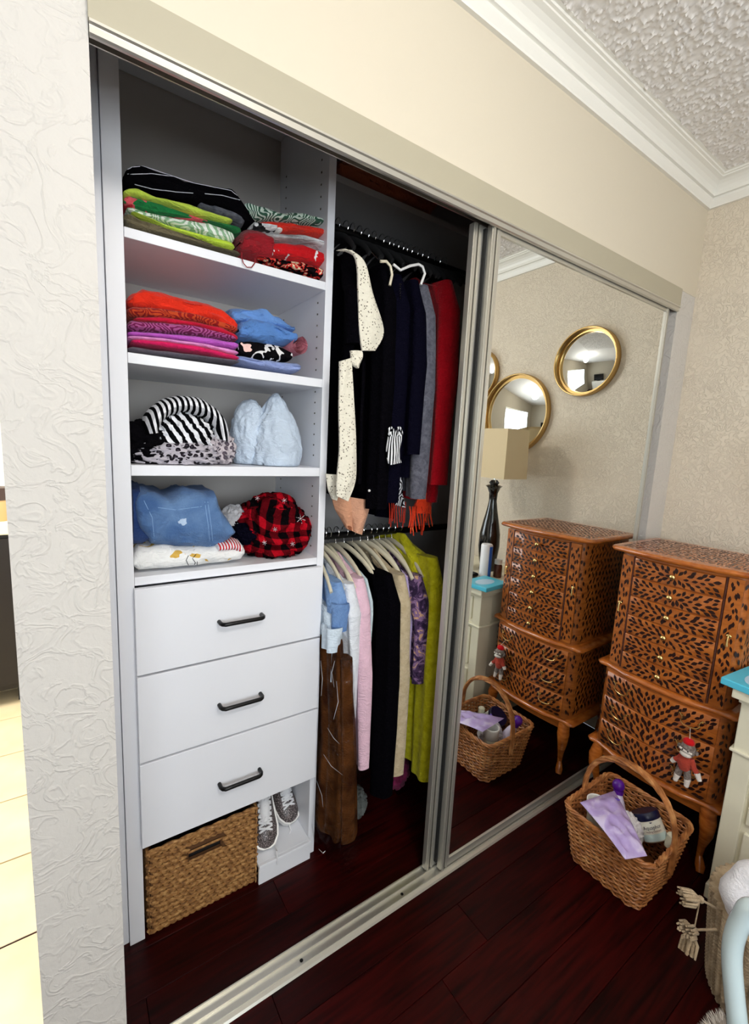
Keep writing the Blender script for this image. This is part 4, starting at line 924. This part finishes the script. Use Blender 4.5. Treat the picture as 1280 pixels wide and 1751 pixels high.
for s_, e1, e2 in ((1, (.0, .032, -.058), (-.002, .040, -.070)), (-1, (.0, -.036, -.066), (-.004, -.048, -.086))):
    b.tube([(hx+.003, hy+s_*.012, hz-.030), (hx+e1[0], hy+e1[1]*.7, hz+e1[2]*.85), (hx+e1[0], hy+e1[1], hz+e1[2])], [.010, .009, .0085], 10)
    h_ = MB(); h_.tube([(hx+e1[0], hy+e1[1], hz+e1[2]), (hx+e2[0], hy+e2[1], hz+e2[2])], [.0095, .007], 10); h_.build('hand', m_mw, mk)
b.build('sweater', m_ms, mk)
for s_ in (1, -1):
    b = MB(); b.tube([(hx+.004, hy+.003+s_*.010, hz-.072), (hx+.002, hy+.003+s_*.015, hz-.105)], [.011, .0105], 10); b.build('leg', m_mg, mk)
    b = MB(); b.tube([(hx+.002, hy+.003+s_*.015, hz-.104), (hx-.004, hy+.003+s_*.017, hz-.126)], [.0105, .007], 10); b.ball((hx-.004, hy+.003+s_*.017, hz-.126), .0075, 10, 6); b.build('foot', m_mw, mk)
b = MB(); b.tube([(hx+.002, hy, hz+.038), (1.672, -.388, .513)], .0008, 5); b.build('cord', m_mw, mk)

# ------------------------------------------------------------------ wicker basket with toiletries
wb = thing('wicker_basket', 'brown wicker basket with arched handle on floor before the armoire', 'basket', (1.49, -.305, 0))
k = NT('willow'); k.b.inputs['Roughness'].default_value = .45; k.base(k.ramp(k.noise(k.co(), 30, 3), [(.3, (132, 76, 36)), (.55, (176, 112, 60)), (.75, (204, 148, 92))])); m_wil = k.m
m_wil2 = mat('willow_stake', (150, 90, 46), .5)
BC = Vector((1.492, -.307, 0))
def rrect(s, hx, hy, rad=.045):
    """point on a rounded rectangle, s in 0..1"""
    L1, L2 = 2*(hx-rad), 2*(hy-rad); q = pi*rad/2; T = 2*L1+2*L2+4*q; d = (s % 1)*T
    segs = [('l', (-hx+rad, -hy), (1, 0), L1, (0, -1)), ('a', (hx-rad, -hy+rad), -pi/2, q, 0), ('l', (hx, -hy+rad), (0, 1), L2, (1, 0)), ('a', (hx-rad, hy-rad), 0, q, 0), ('l', (hx-rad, hy), (-1, 0), L1, (0, 1)), ('a', (-hx+rad, hy-rad), pi/2, q, 0), ('l', (-hx, hy-rad), (0, -1), L2, (-1, 0)), ('a', (-hx+rad, -hy+rad), pi, q, 0)]
    for k_, p, t_, ln, nn in segs:
        if d <= ln+1e-9:
            if k_ == 'l': return (p[0]+t_[0]*d, p[1]+t_[1]*d), nn
            a = t_+d/rad; return (p[0]+rad*cos(a), p[1]+rad*sin(a)), (cos(a), sin(a))
        d -= ln
    return (-hx+rad, -hy), (0, -1)
def bpos(s, z, off=0):
    f = z/.20; (x, y), n_ = rrect(s, .126+.028*f, .116+.030*f, .034)
    return Vector((BC.x+x+n_[0]*off, BC.y+y+n_[1]*off, z))
NS = 52; b = MB(); rows = 24
for j in range(rows):
    z = .006+j*.186/(rows-1); pts = [bpos(i/(NS*2), z+.0012*sin(i*pi/2+j), .0036*(1 if ((i//1) % 2 == 0) else 0)*(1 if ((i//2)+j) % 2 else -1)) for i in range(NS*2)]
    b.tube(pts, .0037, 5, True)
q = b.build('weave', m_wil, wb); q['kind'] = 'stuff'
b = MB()
for i in range(NS): b.tube([bpos((i+.25)/NS, .004), bpos((i+.25)/NS, .198)], .0026, 5)
q = b.build('stakes', m_wil2, wb); q['kind'] = 'stuff'
b = MB()
for k_ in range(3): b.tube([bpos(i/120, .200, .0045*cos(i*.75+k_*2.09))+Vector((0, 0, .0045*sin(i*.75+k_*2.09)+.010*sin(2*pi*i/120)*0)) for i in range(120)], .0048, 6, True)
b.build('rim', m_wil, wb)
b = MB(); b.add([bpos(i/40, .006, -.004) for i in range(40)], [tuple(range(40))]); b.build('base', m_wil2, wb, False)
b = MB(); hp = []
for i in range(41):
    u = i/40; y = BC.y+.150*cos(pi*u); z = .195+.195*sin(pi*u)**.8 if 0 < u < 1 else .15
    if u in (0, 1): z = .12; 
    hp.append(Vector((BC.x-.012+.0*u, y, z)))
for k_ in range(4): b.tube([p+Vector((.0075*cos(i*.42+k_*pi/2), .0048*sin(i*.42+k_*pi/2)*abs(hp[i].z-.39)*3, .006*sin(i*.42+k_*pi/2))) for i, p in enumerate(hp)], .0056, 6)
b.build('handle', m_wil, wb)
def rotz(a): return Matrix.Rotation(a, 3, 'Z')
def orient(axis, up=(0, 0, 1)):
    zc = Vector(axis).normalized(); xc = Vector(up).cross(zc).normalized(); yc = zc.cross(xc); return Matrix((xc, yc, zc)).transposed()
# ointment tub, tilted, navy lid, lettered label
tb = thing('ointment_tub', 'white ointment tub with navy lid lying tilted in the wicker basket', 'tub', (1.60, -.35, .13))
ax = Vector((.10, .62, .80)); OM = orient(ax); c0 = Vector((1.578, -.372, .112))
b = MB(); b.lathe([(.036, 0), (.041, .004), (.043, .012), (.044, .060), (.041, .066)], tuple(c0), 36, OM); b.build('jar', mat('milky_white', (236, 234, 220), .35), tb)
b = MB(); b.lathe([(.045, .064), (.0465, .067), (.0465, .084), (.044, .088), (.001, .0885)], tuple(c0), 36, OM); b.build('lid', mat('navy_plastic', (14, 18, 58), .3), tb)
def wrap_text(txt, size, h0, r, ang, name, m, parent, C, Mx):
    cu = bpy.data.curves.new('t', 'FONT'); cu.body = txt; cu.size = size; cu.align_x = 'CENTER'; cu.resolution_u = 3
    o = bpy.data.objects.new('t', cu); COL.objects.link(o); dg = bpy.context.evaluated_depsgraph_get(); me = bpy.data.meshes.new_from_object(o.evaluated_get(dg)); bpy.data.objects.remove(o)
    b = MB(); vs = []
    for v in me.vertices:
        a = ang+v.co.x/r; vs.append(C+Mx @ Vector((r*cos(a), r*sin(a), h0+v.co.y)))
    b.add(vs, [tuple(p.vertices) for p in me.polygons]); return b.build(name, m, parent, False)
# side of the tub that faces the room
lv = OM.transposed() @ (CAM-c0); la = atan2(lv.y, lv.x)+.12
m_nt = mat('navy_print', (22, 24, 66), .6); m_rt = mat('maroon_print', (120, 40, 50), .6)
wrap_text('Aquaphor', .0155, .040, .0446, la, 'label_text', m_nt, tb, c0, OM)
wrap_text('Healing Ointment', .0072, .031, .0446, la, 'label_text', m_rt, tb, c0, OM)
b = MB(); R = []
for zz_ in (.006, .026): R.append([c0+OM @ Vector((.0443*cos(la+a), .0443*sin(la+a), zz_)) for a in [-1+2*i/14 for i in range(15)]])
b.add(R[0]+R[1], [(i, i+1, 16+i, 15+i) for i in range(14)]); b.build('label_band', mat('pale_aqua_print', (204, 226, 224), .5), tb)
b = MB(); b.add([c0+OM @ Vector((.0446*cos(la+a), .0446*sin(la+a), z)) for a, z in ((-.12, .060), (.12, .060), (0, .056))], [(0, 1, 2)]); b.build('label_mark', m_nt, tb, False)
# open white jar
oj = thing('open_jar', 'small white open jar behind lavender packet in wicker basket', 'jar', (1.425, -.225, .15))
b = MB(); b.lathe([(.001, .0), (.028, .0), (.032, .004), (.0325, .040), (.0345, .043), (.0345, .052), (.032, .053), (.029, .050), (.029, .008), (.001, .007)], (1.432, -.232, .172), 32); b.build('jar_body', m_white, oj)
b = MB(); b.lathe([(.028, .0), (.028, .168)], (1.432, -.232, .004), 20); tag(b.build('cream_bottle', m_cream), 'cream bottle standing under the small white open jar', 'bottle')
# lavender bottle with round purple cap
k = NT('lavender_plastic'); k.b.inputs['Roughness'].default_value = .2; k.b.inputs['Coat Weight'].default_value = .8; k.base(k.ramp(k.noise(k.co((1, 1, 1)), 26, 3, .6), [(.38, (178, 156, 214)), (.55, (190, 170, 222)), (.70, (214, 200, 234))])); m_lav = k.m; m_pur = mat('purple_cap', (92, 24, 150), .35)
pb_ = thing('lotion_bottle', 'lavender lotion tube with round purple cap standing in wicker basket', 'bottle', (1.59, -.22, .1))
b = MB(); b.tube([(1.545, -.262, .06), (1.562, -.25, .11), (1.578, -.236, .155), (1.590, -.228, .182)], [.030, .030, .022, .012], 18); b.build('tube', mat('pale_lilac_plastic', (222, 212, 236), .35), pb_)
b = MB(); b.ball((1.598, -.221, .205), (.021, .021, .023), 18, 12); b.tube([(1.588, -.229, .178), (1.592, -.226, .190)], [.016, .018], 18); b.build('cap', m_pur, pb_)
# lavender foil packet: crinkled pouch
pk = thing('foil_packet', 'glossy lavender foil packet leaning across the front of wicker basket', 'packet', (1.42, -.33, .2))
A_, B_, C_, D_ = P(991, 1372, z=.240), P(1050, 1352, x=1.525), P(1106, 1464, z=.222), P(1068, 1470, z=.218)
b = MB(); nu, nv = 20, 26; G = []
for s_ in (1, -1):
    g_ = []
    for j in range(nv+1):
        v_ = j/nv
        for i in range(nu+1):
            u = i/nu; top_ = A_.lerp(B_, u); bot_ = D_.lerp(C_, u); p = top_.lerp(bot_, v_); nrm = (B_-A_).cross(D_-A_).normalized()
            if nrm.z < 0: nrm = -nrm
            edge = min(1, min(u, 1-u)*5, min(v_, 1-v_)*7); th = .010*edge**.6
            cr = .008*(1-abs(nz((u*2.2, v_*3.5, 1), 1.6, 3))*2.6)*edge
            p = p+nrm*(s_*th*.8+cr+.006*sin(3*v_)); g_.append(p)
    G.append(g_)
for g_ in G: b.add(g_, [(j*(nu+1)+i, j*(nu+1)+i+1, (j+1)*(nu+1)+i+1, (j+1)*(nu+1)+i) for j in range(nv) for i in range(nu)])
pouch_ = b.build('pouch', m_lav, pk)
b = MB(); q = A_.lerp(B_, .86).lerp(C_, .16); b.ball(q+Vector((-.004, -.004, .013)), (.014, .005, .004), 8, 5, rotz(-.9)); b.build('printed_mark', mat('violet_print', (96, 66, 170), .4), pk)
b = MB(); b.tube([(1.572, -.415, .125), (1.579, -.418, .165)], [.016, .016], 18); b.ball((1.579, -.418, .165), (.016, .016, .008), 16, 6); tag(b.build('cream_bottle', m_cream), 'small cream capped bottle at the handle foot in wicker basket', 'bottle')
heap('tissue_wad', 'white tissue stuffed between jar and lotion in wicker basket', 'tissue', (1.51, -.30, .12), (.05, .055, .07), f_('tissue', 'plain', [(226, 220, 222)]), .2)

# ------------------------------------------------------------------ nightstand and what stands on it
ns = thing('nightstand', 'cream painted nightstand with moulded posts right of the armoire', 'nightstand', (1.86, -.78, 0))
def nsp(name, b, **k): return b.build(name, m_cream, ns, False, bevel=.003, **k)
nx0, nx1, ny0, ny1 = 1.625, 2.12, -.520, -1.10
nsp('top', box(1.598, 2.13, ny1-.02, -.500, .708, .738))
nsp('carcass', box(nx0+.012, nx1, ny1+.012, ny0-.012, .04, .708))
for (xa, xb) in ((nx0, nx0+.085), (nx1-.085, nx1)):
    for (ya, yb) in ((ny0-.05, ny0), (ny1, ny1+.05)): nsp('post', box(xa, xb, ya, yb, 0.0, .708))
nsp('moulding', box(nx0-.008, nx1+.004, ny1-.008, ny0+.008, .530, .540)); nsp('moulding', box(nx0-.006, nx1+.004, ny1-.006, ny0+.006, .692, .708)); nsp('moulding', box(nx0-.006, nx1+.004, ny1-.006, ny0+.006, .0, .05))
for z0_, z1_ in ((.560, .680), (.315, .515), (.075, .285)):
    d = nsp('drawer', box(nx0+.003, nx0+.02, ny1+.06, ny0-.06, z0_, z1_)); b = MB()
    b.lathe([(.005, 0), (.004, .008), (.013, .014), (.012, .020), (.001, .022)], (nx0+.003, (ny0+ny1)/2, (z0_+z1_)/2), 16, Matrix.Rotation(-pi/2, 3, 'Y')); b.build('knob', m_blackm, d)
bk = thing('turquoise_book', 'turquoise blue booklet overhanging the nightstand corner', 'booklet', (1.66, -.53, .74))
Mb = Matrix.Translation((1.672, -.548, .7385)) @ Matrix.Rotation(-.10, 4, 'Z')
b = MB(); b.box(-.085, .10, -.075, .072, 0, .022, Mb); b.build('cover', mat('turquoise_print', (86, 196, 224), .35), bk, False, bevel=.003)
b = MB(); b.lathe([(.001, .0226), (.052, .0226), (.052, .0222)], (0, 0, 0), 32, None); b.v = [tuple(Mb @ Vector((v[0]*1.2, v[1]*.72, v[2]))) for v in b.v]; b.build('oval_panel', mat('pale_blue_print', (186, 216, 238), .4), bk)
lp = thing('table_lamp', 'black vase shaped table lamp with beige rectangular shade', 'lamp', (1.93, -.765, .738)); lx, ly = 1.93, -.765
m_lampb = mat('black_lacquer', (12, 11, 12), .15, coat=.5)
b = MB(); b.lathe([(.045, .738), (.046, .745), (.042, .765), (.052, .81), (.060, .88), (.058, .95), (.045, 1.02), (.030, 1.09), (.022, 1.14), (.024, 1.185), (.036, 1.215), (.048, 1.226), (.030, 1.232), (.004, 1.232)], (lx, ly, 0), 32); b.build('base', m_lampb, lp)
b = MB()
for i in range(5): a = 2*pi*i/5; b.tube([(lx+.012*cos(a), ly+.012*sin(a), 1.23), (lx+.022*cos(a), ly+.022*sin(a), 1.245), (lx+.014*cos(a), ly+.014*sin(a), 1.258)], [.006, .008, .003], 8)
b.build('crown_ornament', m_lampb, lp)
b = MB(); b.tube([(lx, ly, 1.22), (lx, ly, 1.52)], .005, 10); b.build('stem', m_chrome, lp)
b = MB(); 
def rc(hx, hy, z): return [(lx+hx*sx, ly+hy*sy, z) for sx, sy in ((-1, -1), (1, -1), (1, 1), (-1, 1))]
b.rings([rc(.095, .142, 1.275), rc(.088, .135, 1.54), rc(.086, .133, 1.54), rc(.093, .140, 1.275)], closed=True)
b.build('shade', mat('linen_shade', (216, 196, 158), .85, bump=(200, .2, .002)), lp, False)
cn = thing('spray_can', 'white and blue can standing on the nightstand before the lamp', 'can', (1.80, -.66, .74))
b = MB(); b.lathe([(.030, .738), (.031, .742), (.031, .915), (.027, .922), (.001, .923)], (1.80, -.665, 0), 28); b.build('can_body', mat('white_tin', (236, 236, 240), .3), cn)
b = MB(); R = [[(1.80+.0316*cos(a), -.665+.0316*sin(a), z) for a in [math.radians(20+90*i/12) for i in range(13)]] for z in (.745, .912)]; b.add(R[0]+R[1], [(i, i+1, 14+i, 13+i) for i in range(12)]); b.build('blue_stripe', mat('cobalt_print', (24, 100, 206), .35), cn)
cj = thing('brown_jar', 'small amber jar with white cap beside the blue can', 'jar', (1.865, -.62, .74))
b = MB(); b.lathe([(.022, .738), (.023, .742), (.023, .80), (.018, .81), (.001, .811)], (1.868, -.635, 0), 24); b.build('jar_body', mat('amber_glass', (88, 48, 34), .15), cj)
b = MB(); b.lathe([(.020, .811), (.020, .835), (.001, .836)], (1.868, -.635, 0), 20); b.build('cap', m_white, cj)
ph_ = thing('black_tray', 'small round black dish on the nightstand edge', 'dish', (1.70, -.72, .74))
b = MB(); b.lathe([(.03, .738), (.045, .744), (.052, .756), (.050, .760), (.04, .750), (.001, .748)], (1.715, -.70, 0), 28); b.build('dish', m_lampb, ph_)
bx_ = thing('black_speaker', 'black box behind the white and blue can on nightstand', 'speaker', (1.84, -.80, .74)); b = MB(); b.box(1.76, 1.85, -.93, -.82, .738, .90); b.build('case', m_dark, bx_, False, bevel=.006); b = MB(); b.box(1.7585, 1.76, -.92, -.83, .75, .89); b.build('grille', m_alu_dk, bx_, False)

# ------------------------------------------------------------------ round convex mirrors on the right wall
k = NT('antique_gold'); k.b.inputs['Roughness'].default_value = .3; k.b.inputs['Metallic'].default_value = .85; k.base((190, 156, 98)); m_gold = k.m
for (cy_, cz_, r_, lb) in ((-.440, 1.895, .172, 'medium round convex mirror in deep gold frame nearest the closet'), (-.855, 1.645, .232, 'largest round convex mirror in gold frame above lamp shade'), (-1.17, 1.90, .155, 'small round gold framed convex mirror furthest from the closet')):
    t = thing('round_mirror', lb, 'mirror', (W, cy_, cz_), 'gold framed round mirrors')
    Mr = Matrix.Rotation(-pi/2, 3, 'Y'); b = MB(); b.lathe([(r_-.010, 0), (r_, .001), (r_, .036), (r_-.002, .038), (r_-.006, .038), (r_-.008, .036), (r_-.009, .012)], (W, cy_, cz_), 64, Mr); b.build('frame', m_gold, t)
    b = MB(); b.lathe([(r_-.012, .004), (r_-.012, .010)]+[((r_-.014)*cos(a), .010+.026*sin(a)) for a in [pi/2*i/16 for i in range(1, 16)]]+[(.0005, .036)], (W, cy_, cz_), 64, Mr); 
    b = MB(); Rr = r_-.0085; h_ = .026; RS = (Rr*Rr+h_*h_)/(2*h_)
    b.lathe([(Rr, .008)]+[(Rr*(1-i/18), .008+sqrt(RS*RS-(Rr*(1-i/18))**2)-(RS-h_)) for i in range(1, 18)]+[(.0005, .008+h_)], (W, cy_, cz_), 64, Mr); b.build('convex_glass', m_mirror, t)

# ------------------------------------------------------------------ knitted basket with a white towel roll, tube frame, fluffy stool
kb = thing('knit_basket', 'beige cable knit basket with tassels at the lower right corner', 'basket', (1.44, -.73, 0))
m_knit = f_('beige_wool', 'fade', [(150, 128, 100), (190, 168, 138)], scale=30, knit=150)
KC = (1.418, -.735); kr0, kr1, kh = .125, .150, .27
b = MB(); NA, NZ = 132, 78; R = []
for j in range(NZ+1):
    z = kh*j/NZ; ring = []
    for i in range(NA):
        a = 2*pi*i/NA; rr = kr0+(kr1-kr0)*(j/NZ)**.7; c_ = .008*abs(sin(a*22/2*2))+.0040*abs(sin(z*pi/.0105+(1.2 if int(a*22/pi) % 2 else -1.2)*((a*22/pi) % 1)*2))+.003*nz((a, z*3, 0), 2)
        ring.append((KC[0]+(rr+c_)*cos(a), KC[1]+(rr+c_)*sin(a), z+.001))
    R.append(ring)
for dr_, dz in ((-.004, .006), (-.014, .004), (-.016, -.02)): R.append([(KC[0]+(kr1+dr_)*cos(2*pi*i/NA), KC[1]+(kr1+dr_)*sin(2*pi*i/NA), kh+dz) for i in range(NA)])
R.append([(KC[0]+(kr0-.01)*cos(2*pi*i/NA), KC[1]+(kr0-.01)*sin(2*pi*i/NA), .02) for i in range(NA)])
b.rings(R); b.build('knit_body', m_knit, kb)
def tassel(c, d, name='tassel'):
    b = MB(); c = Vector(c); d = Vector(d).normalized(); u = d.orthogonal().normalized(); w_ = d.cross(u)
    for i in range(26):
        a = random.random()*2*pi; r_ = random.random()**.5*.020; e = c+d*.052+u*r_*cos(a)+w_*r_*sin(a); b.tube([c, c+d*.022+(u*cos(a)+w_*sin(a))*r_*.9, e], [.0028, .0042, .0022], 5)
    b.ball(c, .009, 8, 6); b.build(name, m_knit, kb)
tassel(P(1197, 1538, y=-.60), (-.35, .25, .05)); tassel(P(1186, 1590, y=-.60), (-.75, .1, .35)); tassel(P(1184, 1594, y=-.60), (-.35, -.05, -.5))
b = MB(); b.tube([P(1195, 1545, y=-.60), P(1186, 1590, y=-.60)], .0016, 6); b.tube([P(1188, 1590, y=-.6), (KC[0]-.10, KC[1]+.10, .20)], .003, 6); b.tube([P(1197, 1538, y=-.6), (KC[0]-.10, KC[1]+.11, .25)], .003, 6); b.build('cord', m_knit, kb)
# white towel roll: a bent soft roll standing in the basket
b = MB(); m_tow = f_('white_terry', 'plain', [(236, 234, 238)], knit=220); pts = []; rad = []
cR = Vector((1.358, -.705, .320)); uu = Vector((.75, -.62, 0)).normalized()
for i in range(25):
    a = math.radians(-30+245*i/24); pts.append(cR+uu*(.062*cos(a)*1.1)+Vector((0, 0, .062*sin(a)+.018))); rad.append(.040+.003*sin(i*1.3))
pts = [Vector((1.40, -.715, .10)), Vector((1.405, -.715, .18))][::1]+pts[3:]; rad = [.05, .05]+rad[3:]
b.tube(pts, rad, 22); R_ = [tuple(Vector(v)+Vector((nz(v, 18, 5), nz(v, 18, 6), nz(v, 18, 7)))*.005) for v in b.v]; b.v = R_
tag(b.build('rolled_towel', m_tow), 'white plush towel bent into a ring in knitted basket', 'towel')
# curved white tube frame
b = MB(); y0_ = -.765; fr_pts = [(.868, -.815, 0.0), (.866, -.800, .25), (.857, -.780, .42)]+[tuple(P(a_, c_, x=.85)) for a_, c_ in ((1260, 1751), (1255, 1700), (1251, 1650), (1252, 1618), (1258, 1592), (1268, 1572), (1285, 1553))]+[(.85, -.80, .70), (.850, -.85, .715), (.850, -1.15, .715), (.850, -1.22, .70), (.850, -1.26, .66), (.850, -1.28, .60), (.86, -1.30, .4), (.868, -1.30, 0)]
def smooth_path(pts, n=6):
    pts = [Vector(p) for p in pts]; out = []
    for i in range(len(pts)-1):
        p0, p1, p2, p3 = pts[max(0, i-1)], pts[i], pts[i+1], pts[min(len(pts)-1, i+2)]
        for j in range(n): t = j/n; out.append(.5*((2*p1)+(-p0+p2)*t+(2*p0-5*p1+4*p2-p3)*t*t+(-p0+3*p1-3*p2+p3)*t**3))
    return out+[pts[-1]]
tf = thing('tubular_frame', 'glossy bluish white bent metal tube frame at right photo edge', 'frame', (.86, -1.05, 0))
b.tube(smooth_path(fr_pts), .0150, 20); b.build('bent_tube', mat('gloss_pale_tube', (206, 224, 228), .12, coat=.5), tf)
b = MB(); b.tube([(.866, -.80, .20), (.866, -1.30, .20)], .010, 12); b.build('cross_rail', bpy.data.materials['gloss_pale_tube'], tf)
# fluffy white fur stool tip
ff = thing('fluffy_slipper', 'fluffy white faux fur slipper at the bottom right photo edge', 'slipper', (1.2, -.70, 0))
fcn = Vector((1.20, -.715, .02)); b = MB(); b.ball(fcn, (.085, .045, .030), 20, 12); b.build('slipper_body', f_('fur_base', 'plain', [(206, 194, 182)]), ff)
b = MB()
for i in range(1100):
    a = random.random()*2*pi; h_ = random.random()*.5*pi; d = Vector((cos(a)*cos(h_), sin(a)*cos(h_), sin(h_))); p = fcn+Vector((d.x*.083, d.y*.043, d.z*.028)); e = p+(d+Vector((random.uniform(-.5, .5), random.uniform(-.5, .5), random.uniform(-.1, .5)))).normalized()*.022
    s_ = d.orthogonal().normalized()*.0013; b.add([p-s_, p+s_, e], [(0, 1, 2)])
q = b.build('fur', f_('white_fur', 'plain', [(226, 216, 206)]), ff, False); q['kind'] = 'stuff'

# ------------------------------------------------------------------ beyond the wall end: hall furniture
hc = thing('hall_cabinet', 'dark brown cabinet with cream top at far left through the doorway', 'cabinet', (-.55, 2.0, 0))
b = MB(); b.box(-1.1, -.20, 1.86, 2.4, .09, .90); b.build('carcass', mat('espresso_wood', (14, 5, 5), .5), hc, False, bevel=.004)
b = MB(); b.box(-1.12, -.18, 1.83, 2.42, .90, .955); b.build('countertop', m_cream, hc, False, bevel=.006)
for x in (-1.05, -.32): b = MB(); b.box(x, x+.07, 1.90, 1.96, 0, .09); b.build('foot', m_dark, hc, False)
for x0_ in (-1.08, -.64): b = MB(); b.box(x0_, x0_+.42, 1.845, 1.86, .12, .88); b.build('door', bpy.data.materials['espresso_wood'], hc, False, bevel=.003)
jr = thing('wooden_canister', 'small tan canister with dark lid on the hall cabinet top', 'canister', (-.36, 1.95, .955))
b = MB(); b.lathe([(.06, .955), (.062, .96), (.062, 1.055), (.06, 1.06)], (-.36, 1.96, 0), 24); b.build('body', mat('tan_wood', (196, 160, 110), .5), jr); b = MB(); b.lathe([(.064, 1.06), (.064, 1.12), (.001, 1.125)], (-.36, 1.96, 0), 24); b.build('lid', mat('dark_lid', (60, 40, 38), .5), jr)

# ------------------------------------------------------------------ far side of the room (seen in the convex mirrors)
tv = thing('television', 'black flat television on a white chest, seen in the convex mirrors', 'television', (XL+.2, -1.3, .86)); b = MB(); b.box(XL+.16, XL+.20, -1.75, -.85, .90, 1.44); b.build('screen', mat('tv_glass', (8, 9, 11), .1), tv, False, bevel=.005); b = MB(); b.box(XL+.10, XL+.28, -1.45, -1.15, .862, .875); b.box(XL+.16, XL+.19, -1.33, -1.27, .87, .92); b.build('stand', m_dark, tv, False)
ch = thing('white_chest', 'white chest of drawers under the television', 'chest', (XL+.25, -1.3, 0)); b = MB(); b.box(XL+.02, XL+.45, -1.9, -.7, 0, .86); b.build('carcass', m_crown, ch, False, bevel=.006)
for i in range(3):
    b = MB(); b.box(XL+.45, XL+.465, -1.86, -.74, .06+.26*i, .30+.26*i); d = b.build('drawer', m_crown, ch, False, bevel=.003); 
    for y_ in (-1.55, -1.05): b = MB(); b.ball((XL+.475, y_, .18+.26*i), .014, 10, 8); b.build('knob', m_blackm, d)
bd = thing('bed', 'bed with white bedding against the right wall', 'bed', (1.2, -1.9, 0)); b = MB(); b.box(.55, 2.12, -2.50, -1.40, .10, .32); b.build('bed_base', m_cream, bd, False, bevel=.01)
b = MB(); R = []
for i in range(9):
    s_ = i/8; R.append([(.53+.02*cos(a)-.0+1.58*(.5+.5*(1 if cos(a) > 0 else -1)*abs(cos(a))**.2), -1.95+.56*(1 if sin(a) > 0 else -1)*abs(sin(a))**.2, .32+.28*s_) for a in [2*pi*k_/40 for k_ in range(40)]])
b.rings(R); b.build('mattress', f_('white_bedding', 'plain', [(226, 226, 230)]), bd, bevel=0)
for y_ in (-2.2, -1.70): o = heap('pillow', 'white bed pillow, '+('nearer the window' if y_ < -2 else 'nearer the nightstand'), 'pillow', (1.85, y_, .68), (.20, .24, .08), bpy.data.materials['white_bedding'], .05, 1.2, sub=4, group='bed pillows')
clt = thing('ceiling_lamp', 'round white flush ceiling lamp in middle of the room', 'lamp', (.35, -1.45, ZC)); b = MB(); b.lathe([(.19, ZC), (.19, ZC-.02), (.17, ZC-.055), (.001, ZC-.06)], (.35, -1.45, 0), 36)
k = NT('lamp_diffuser'); k.b.inputs['Emission Color'].default_value = (1, .95, .85, 1); k.b.inputs['Emission Strength'].default_value = 1.5; b.build('diffuser', k.m, clt)
bpy.context.view_layer.update()
